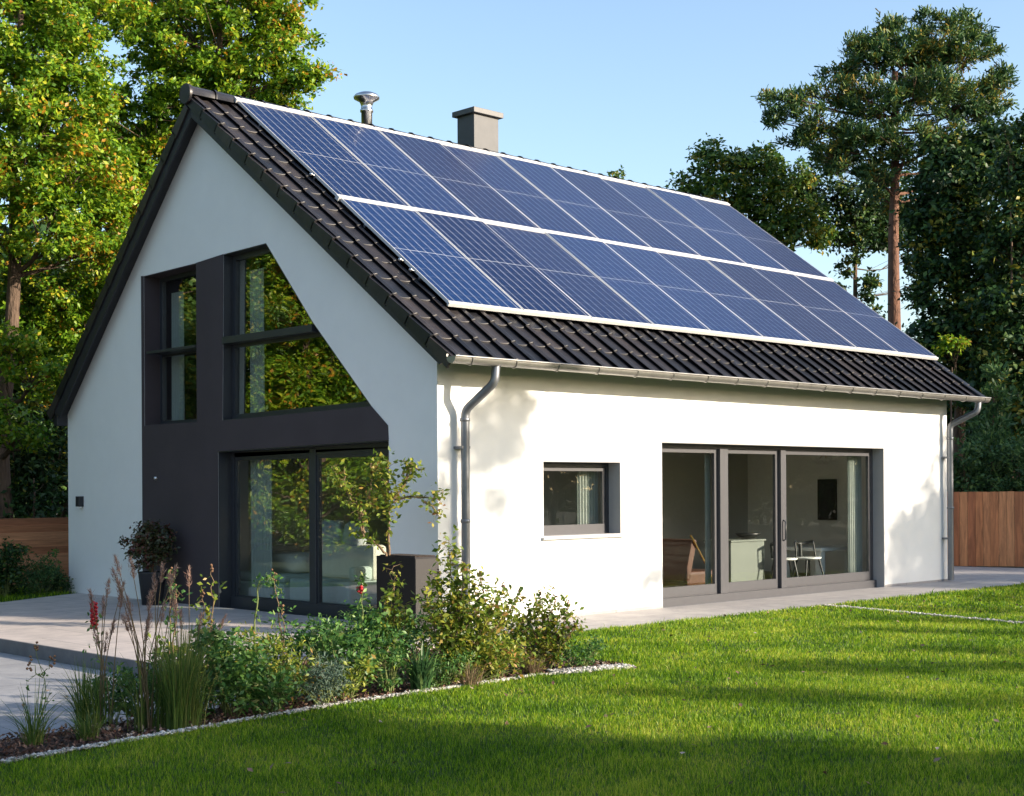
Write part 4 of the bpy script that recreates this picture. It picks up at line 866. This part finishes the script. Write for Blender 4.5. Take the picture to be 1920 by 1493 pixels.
# reeds with feathery plumes
def reeds(x, y, n, h, lean, label, seed, plume=.13, z=-.03):
    rg = np.random.default_rng(seed); e = tag(empty('feather_grass', (x, y, z)), label, 'reed')
    blades('blades', M['tuft'], 90, h*.55, h*.28, .006, rg, e, .7, .10)
    for i in range(n):
        a = rg.uniform(0, 2*PI); q = rg.random(); hh = h*rg.uniform(.6, 1.05); ln_ = lean*rg.uniform(.2, 1); x0, y0 = .09*math.cos(a)*q, .09*math.sin(a)*q
        lx, ly = RT[0]*ln_*rg.choice([-1, 1, .4]) + rg.normal(0, .05), RT[1]*ln_*rg.choice([-1, 1, -.4])*.5 + rg.normal(0, .05)
        pts = [(x0+lx*t*t, y0+ly*t*t, hh*t) for t in (0, .25, .5, .75, 1)]; st = MB().tube(pts, [.0045, .004, .0035, .003, .002], 5, False)
        sto = st.build('stalk', M['reed'], e)
        m_ = 110; t = rg.random(m_); top = np.array(pts[-1]); d = unit(np.array(pts[-1])-np.array(pts[-2]))
        r_ = .016*np.sin(PI*np.clip(t*.92+.06, 0, 1))**.7
        P = top + d*(t[:, None]-.75)*plume*rg.uniform(.9, 1.1) + rg.normal(size=(m_, 3))*r_[:, None]*.55
        dd = unit(d+rg.normal(size=(m_, 3))*.38); s = unit(np.cross(dd, rg.normal(size=(m_, 3)))); L_ = rg.uniform(.02, .042, m_)[:, None]
        V = np.stack([P-s*.0022, P+s*.0022, P+dd*L_], 1).reshape(-1, 3); npmesh('plume', V, np.arange(m_*3).reshape(-1, 3), M['plume'], sto)
    return e
# --- the flower bed, from its left end to its point
e = tuft(-6.62, -3.70, .46, .36, 90, 'wispy green grass tuft at the left end of the bed', seed=1, wd_=.005, curve=.8)
climber(-6.50, -3.55, [[(0, 0, 0), (.03, -.02, .32), (-.02, .03, .62)], [(0, 0, .40), (-.05, .05, .52)], [(0, 0, .40), (.06, -.05, .53)]], 'thin stalk with dusty pink seed heads over the left grass tuft', per_m=8, seed=2, heads=1, name='flower_stalk', cat='flower', r0=.004, stemm='stem_g', m='shrub', leaf=.03)
tuft(-6.05, -3.28, .50, .26, 150, 'upright green grass tuft below the red flower spike', seed=3)
fs = climber(-5.92, -3.22, [[(0, 0, 0), (.01, .0, .4), (-.02, .02, .78)]], 'tall stalk carrying a dark red flower spike', per_m=40, seed=4, name='flower_stalk', cat='flower', r0=.006, stemm='stem_g', m='shrub', leaf=.035)
fh = MB(); rr_ = np.random.default_rng(5)
for k in range(34):
    z = .66 + .19*k/34; a = k*2.4; fh.lathe((-.018+.017*math.cos(a), .018+.017*math.sin(a), z), [(0, -.012), (.011, -.004), (.013, .005), (0, .012)], 7)
fh.build('flower_spike', M['red'], fs)
reeds(-5.82, -3.70, 16, 1.16, .30, 'tall feathery grass with dusty pink plumes, foremost in the bed', 6)
reeds(-6.0, -3.42, 8, .98, .30, 'shorter leaning plumed grass left of the tallest plumes', 7)
reeds(-5.35, -3.45, 7, 1.04, .30, 'plumed grass rising behind the first green shrub', 8)
tuft(-5.66, -3.86, .74, .22, 420, 'dense upright olive green grass clump beside the plumes', seed=9, wd_=.006, base_r=.12, curve=.4, m='tuft')
tuft(-6.28, -3.75, .22, .22, 110, 'low arching green tuft at the front of the bed', seed=10)
bush(-5.10, -3.62, [((0, 0, .36), .27), ((.10, -.12, .22), .22), ((-.12, .10, .48), .20), ((.02, .16, .20), .2)], 'dark leafy green shrub right of the olive grass clump', leaf=.055, seed=11)
bush(-4.62, -3.46, [((0, 0, .34), .26), ((.12, -.1, .18), .2), ((-.1, .14, .42), .2)], 'bushy green shrub with fine leaves in the middle of the bed', m='rose_leaf', narrow=.3, leaf=.05, seed=12)
bush(-4.36, -3.72, [((0, 0, .20), .19), ((.1, .06, .24), .16), ((-.12, -.02, .17), .15)], 'low grey green lavender mound at the bed edge', m='lavender', leaf=.045, ntw=140, nlf=16, tw=.05, seed=13, name='lavender', narrow=.18, up=-.1)
bush(-3.92, -3.36, [((0, 0, .36), .24), ((.16, -.1, .24), .2), ((-.16, .12, .50), .18)], 'green shrub with loose top between lavender and strap leaves', leaf=.05, seed=14)
bush(-3.62, -3.55, [((0, 0, .22), .20), ((.1, .03, .34), .17)], 'small dark shrub left of the strap leaved clump', leaf=.04, seed=15)
tuft(-3.36, -3.64, .44, .26, 130, 'glossy strap leaved clump arching over the bed edge', m='strap', wd_=.020, seed=16, curve=1.1, base_r=.07, name='strap_leaf_plant', cat='perennial')
bush(-3.35, -2.95, [((0, 0, .42), .26), ((.2, -.12, .30), .22), ((-.22, .12, .36), .22)], 'leafy shrub behind the strap leaved clump', leaf=.055, seed=17)
bush(-3.9, -2.55, [((0, 0, .36), .22), ((.2, -.2, .30), .2)], 'light green shrub at the terrace edge in front of the planter', leaf=.06, ntw=40, seed=18)
bush(-4.75, -2.75, [((0, 0, .30), .22), ((.2, -.14, .24), .2), ((-.24, .14, .28), .2)], 'loose green shrub along the terrace edge behind the plumes', m='rose_leaf', leaf=.065, ntw=34, seed=19)
bush(-4.25, -2.35, [((0, 0, .28), .2), ((.2, -.14, .26), .18)], 'small leafy shrub in the back row near the kerb', leaf=.06, ntw=36, seed=20)
def rstem(dx, h, k=0): return [(0, 0, 0), (RT[0]*dx*.35, RT[1]*dx*.35, h*.4), (RT[0]*dx*.8, RT[1]*dx*.8, h*.75), (RT[0]*dx, RT[1]*dx, h)]
climber(-2.86, -3.46, [rstem(-.02, 1.20), rstem(-.12, .92), rstem(-.22, .72), rstem(.10, .98), rstem(.24, .86), rstem(.36, .70), rstem(.05, .75), rstem(-.06, .55), rstem(.3, .5)], 'tall straggling rose bush with sunlit yellow green leaves against the white corner', per_m=92, seed=21, spread=.10, leaf=.055, heads=.5)
climber(-2.62, -3.30, [rstem(.0, .62), rstem(.2, .72), rstem(.36, .78), rstem(.5, .74), rstem(-.15, .5)], 'arching bush with dried flower heads leaning right of the tall rose', per_m=60, seed=22, spread=.08, heads=.9, leaf=.05)
bush(-2.75, -3.50, [((0, 0, .26), .24), ((.2, -.15, .2), .2), ((-.2, .1, .24), .2)], 'dense leafy base growth under the tall rose bush', m='rose_leaf', leaf=.05, seed=23, name='perennial', cat='perennial')
bush(-2.28, -3.35, [((0, 0, .22), .2), ((.22, -.1, .16), .16), ((-.15, .1, .26), .16)], 'low bright green perennial between the two rose bushes', m='rose_leaf', leaf=.06, ntw=44, seed=24, name='perennial', cat='perennial')
climber(-1.72, -3.42, [rstem(-.16, .56), rstem(-.05, .68), rstem(.08, .66), rstem(.2, .58), rstem(.02, .48), rstem(-.25, .45), rstem(.26, .42)], 'compact rose bush at the pointed end of the bed', per_m=110, seed=25, spread=.10, heads=.5, leaf=.05)
bush(-1.72, -3.40, [((0, 0, .22), .2), ((.12, -.08, .3), .15), ((-.12, .08, .16), .15)], 'reddish green low growth at the foot of the compact rose', m='red_leaf', leaf=.045, ntw=50, seed=26, name='perennial', cat='perennial')
tuft(-2.05, -3.58, .20, .18, 160, 'dry brown grass tuft near the white stone patch', m='reed', seed=27, wd_=.005)
tuft(-2.95, -3.78, .24, .16, 120, 'dry brown grass tuft in front of the tall rose', m='reed', seed=28, wd_=.005)
climber(-3.18, -3.10, [rstem(.0, .98), rstem(-.08, .72), rstem(.10, .66)], 'yellow stemmed climbing plant in front of the black planter', per_m=70, seed=29, leaf=.055, spread=.07, heads=0)
rs_ = climber(-3.45, -3.05, [rstem(-.03, .92), rstem(.07, .6)], 'slender plant with a single bright red bloom in front of the black planter', per_m=36, seed=30, leaf=.05, m='shrub', stemm='stem_g', name='flower_stalk', cat='flower')
tp = rstem(-.03, .92)[-1]; b_ = MB()
for k in range(9): b_.lathe((tp[0]+rr_.normal(0, .014), tp[1]+rr_.normal(0, .014), .80+rr_.normal(0, .02)), [(0, -.016), (.016, -.004), (.018, .006), (0, .014)], 8)
b_.build('bloom', M['red'], rs_)
climber(-5.25, -3.05, [rstem(.0, 1.02), rstem(.04, .9)], 'stalk with a brown feathery seed head left of the door post', per_m=26, seed=31, leaf=.045, m='shrub', heads=1, name='flower_stalk', cat='flower')
climber(-4.98, -3.15, [rstem(.02, 1.05), rstem(-.05, .85)], 'stalk with tufted brown seed head in front of the left door pane', per_m=26, seed=32, leaf=.045, m='rose_leaf', heads=1, name='flower_stalk', cat='flower')
climber(-4.55, -3.05, [[(0, 0, 0), (.02, 0, .6), (.05, -.04, .92), (.12, -.11, .93), (.17, -.16, .82)]], 'nodding stalk with a curled green tip in front of the door', per_m=20, seed=33, leaf=.04, m='shrub', stemm='stem_g', name='flower_stalk', cat='flower')
climber(-4.2, -3.0, [rstem(-.08, .96), rstem(-.02, .7)], 'brown branching stalk in front of the dark door mullion', per_m=26, seed=34, leaf=.04, m='shrub', heads=1, name='flower_stalk', cat='flower')

bush(-2.15, -1.95, [((0, 0, .30), .24), ((.25, -.22, .34), .24), ((-.25, .2, .30), .22)], 'leafy shrub hiding the foot of the black planter', leaf=.06, ntw=60, seed=61, m='shrub')
bush(-2.9, -2.3, [((0, 0, .30), .24), ((.25, -.22, .36), .22), ((-.25, .2, .28), .22)], 'leafy shrub in the back row left of the black planter', leaf=.06, narrow=.25, ntw=60, seed=62, m='shrub')
bush(-1.55, -2.5, [((0, 0, .30), .24), ((.25, -.22, .26), .2), ((-.15, .2, .42), .22)], 'sunlit leafy perennial behind the tall rose bush', leaf=.06, ntw=50, seed=63, m='rose_leaf', name='perennial', cat='perennial')
rf = np.random.default_rng(64); fx = rf.uniform(-7, 9, 420); fy = rf.uniform(-10, -1.4, 420); Vf, Ff = leaves_mesh(np.stack([fx, fy, rf.uniform(.02, .04, 420)], 1), .05, rf, 1.5, .6)
tag(npmesh('fallen_leaves', Vf, Ff, M['mulch']), 'dry brown leaves scattered on the lawn', 'leaves', kind='stuff')
for i, (x, y, r, mm, nr, lb) in enumerate([(-4.86, -3.70, .17, 'shrub', .5, 'low green plant between the dark leafy shrub and the fine leaved shrub'), (-4.12, -3.60, .18, 'rose_leaf', .5, 'light green plant just right of the lavender mound'),
        (-3.14, -3.62, .16, 'shrub', .3, 'feathery green plant between the strap leaves and the tall rose'), (-5.42, -3.60, .17, 'shrub', .3, 'feathery plant between the olive grass clump and the dark leafy shrub'),
        (-5.55, -3.1, .22, 'shrub', .5, 'leafy plant behind the olive grass clump by the kerb'), (-2.5, -3.55, .16, 'rose_leaf', .4, 'low yellow green plant at the bed edge right of the tall rose'), (-1.42, -3.55, .15, 'shrub', .4, 'small green plant at the very tip of the bed')]):
    bush(x, y, [((0, 0, r*.8), r), ((.14, -.05, r*1.3), r*.75), ((-.13, .08, r), r*.8)], lb, m=mm, narrow=nr, leaf=.045, ntw=90, seed=170+i, name='perennial', cat='perennial')
# potted plants
PLc = (-.50, -.13)
pt = tag(empty('planter', (-.80, -.54, 0)), 'tall black rectangular planter standing at the gable corner', 'planter')
MB().box(0, .34, 0, .66, 0, .86).build('planter_box', M['planter'], pt, bevel=.006)
MB().box(.006, .334, -.006, -.0005, .02, .84).build('lit_side_panel', M['planter_g'], pt)  # shiny sheet, coloured lighter to stand in for light on the right face
MB().box(.03, .31, .03, .63, .861, .872).build('soil', M['soil'], pt)
def off(dx, h, dy=0): return (RT[0]*dx+FW[0]*dy, RT[1]*dx+FW[1]*dy, h)
sm = [[off(.0, 0), off(-.10, .12), off(-.25, .22), off(-.30, .42), off(-.34, .62), off(-.52, .80, .1), off(-.62, 1.0, .1)],
      [off(-.30, .36), off(-.22, .58), off(-.16, .80), off(-.18, 1.02, .1)], [off(-.25, .25), off(-.28, .5), off(-.45, .72), off(-.46, .98)],
      [off(.02, 0), off(.02, .35), off(.05, .60), off(.0, .78), off(.02, 1.05)], [off(.05, .6), off(.16, .72), off(.30, 1.02)], [off(.05, .58), off(.25, .66), off(.50, .63), off(.58, .72)],
      [off(.40, .60), off(.52, .52), off(.58, .42)], [off(.0, .78), off(-.12, .92), off(-.10, 1.02)], [off(.16, .72), off(.24, .96), off(.42, .94)]]
pz = climber(-.63+RT[0]*-.24, -.24+RT[1]*-.24, sm, 'small tree with bare twisting stems and sunlit yellow green leaves in the black planter', per_m=60, seed=41, z=.86, name='small_tree', cat='tree', r0=.014, leaf=.065, spread=.10, heads=0)
tpz = tag(empty('topiary_plant', (-.40, 5.62, 0)), 'round reddish green shrub in a dark pot against the dark plaster', 'potted plant')
MB().lathe((0, 0, 0), [(0, 0), (.14, 0), (.19, .44), (.20, .46), (.18, .46), (.17, .42), (0, .42)], 24).build('pot', M['pot'], tpz)
MB().tube([(0, 0, .4), (.01, 0, .55), (0, 0, .8)], [.02, .016, .012], 8).build('stem', M['stem'], tpz)
T, P, O = blob_points((0, 0, .84), .33, np.random.default_rng(42), 240, 18, .06, 1, .3); V, F = leaves_mesh(P, .055, np.random.default_rng(43), .5, .6, 0, O); npmesh('foliage', V, F, M['red_leaf'], tpz)
bush(-1.15, 8.75, [((0, 0, .42), .36), ((.1, -.1, .62), .26), ((.2, .2, .25), .3)], 'tall dark leafy bush at the left picture edge by the board fence', leaf=.07, seed=51, m='leaf_dark', ntw=50)
bush(-.55, 8.75, [((0, 0, .30), .28), ((.25, .1, .22), .24), ((-.25, -.1, .2), .22), ((.1, .3, .42), .26)], 'blue green feathery bush between the board fence and the terrace', leaf=.07, seed=52, m='hedge', ntw=60, narrow=.25)
bush(-.22, 8.78, [((0, 0, .16), .17), ((.12, .04, .12), .14)], 'small rounded dark bush at the foot of the white gable corner', leaf=.04, seed=53, m='leaf_dark', ntw=90)
climber(-.12, 9.05, [rstem(-.1, .62), rstem(.05, .5), rstem(.0, .72)], 'dry shrub with brown seed heads against the white gable corner', per_m=50, seed=54, heads=1, m='shrub')
bush(-1.9, 8.6, [((0, 0, .35), .34), ((.1, .2, .55), .26)], 'leafy bush beyond the left picture edge', leaf=.07, seed=55, m='leaf_dark', ntw=40)
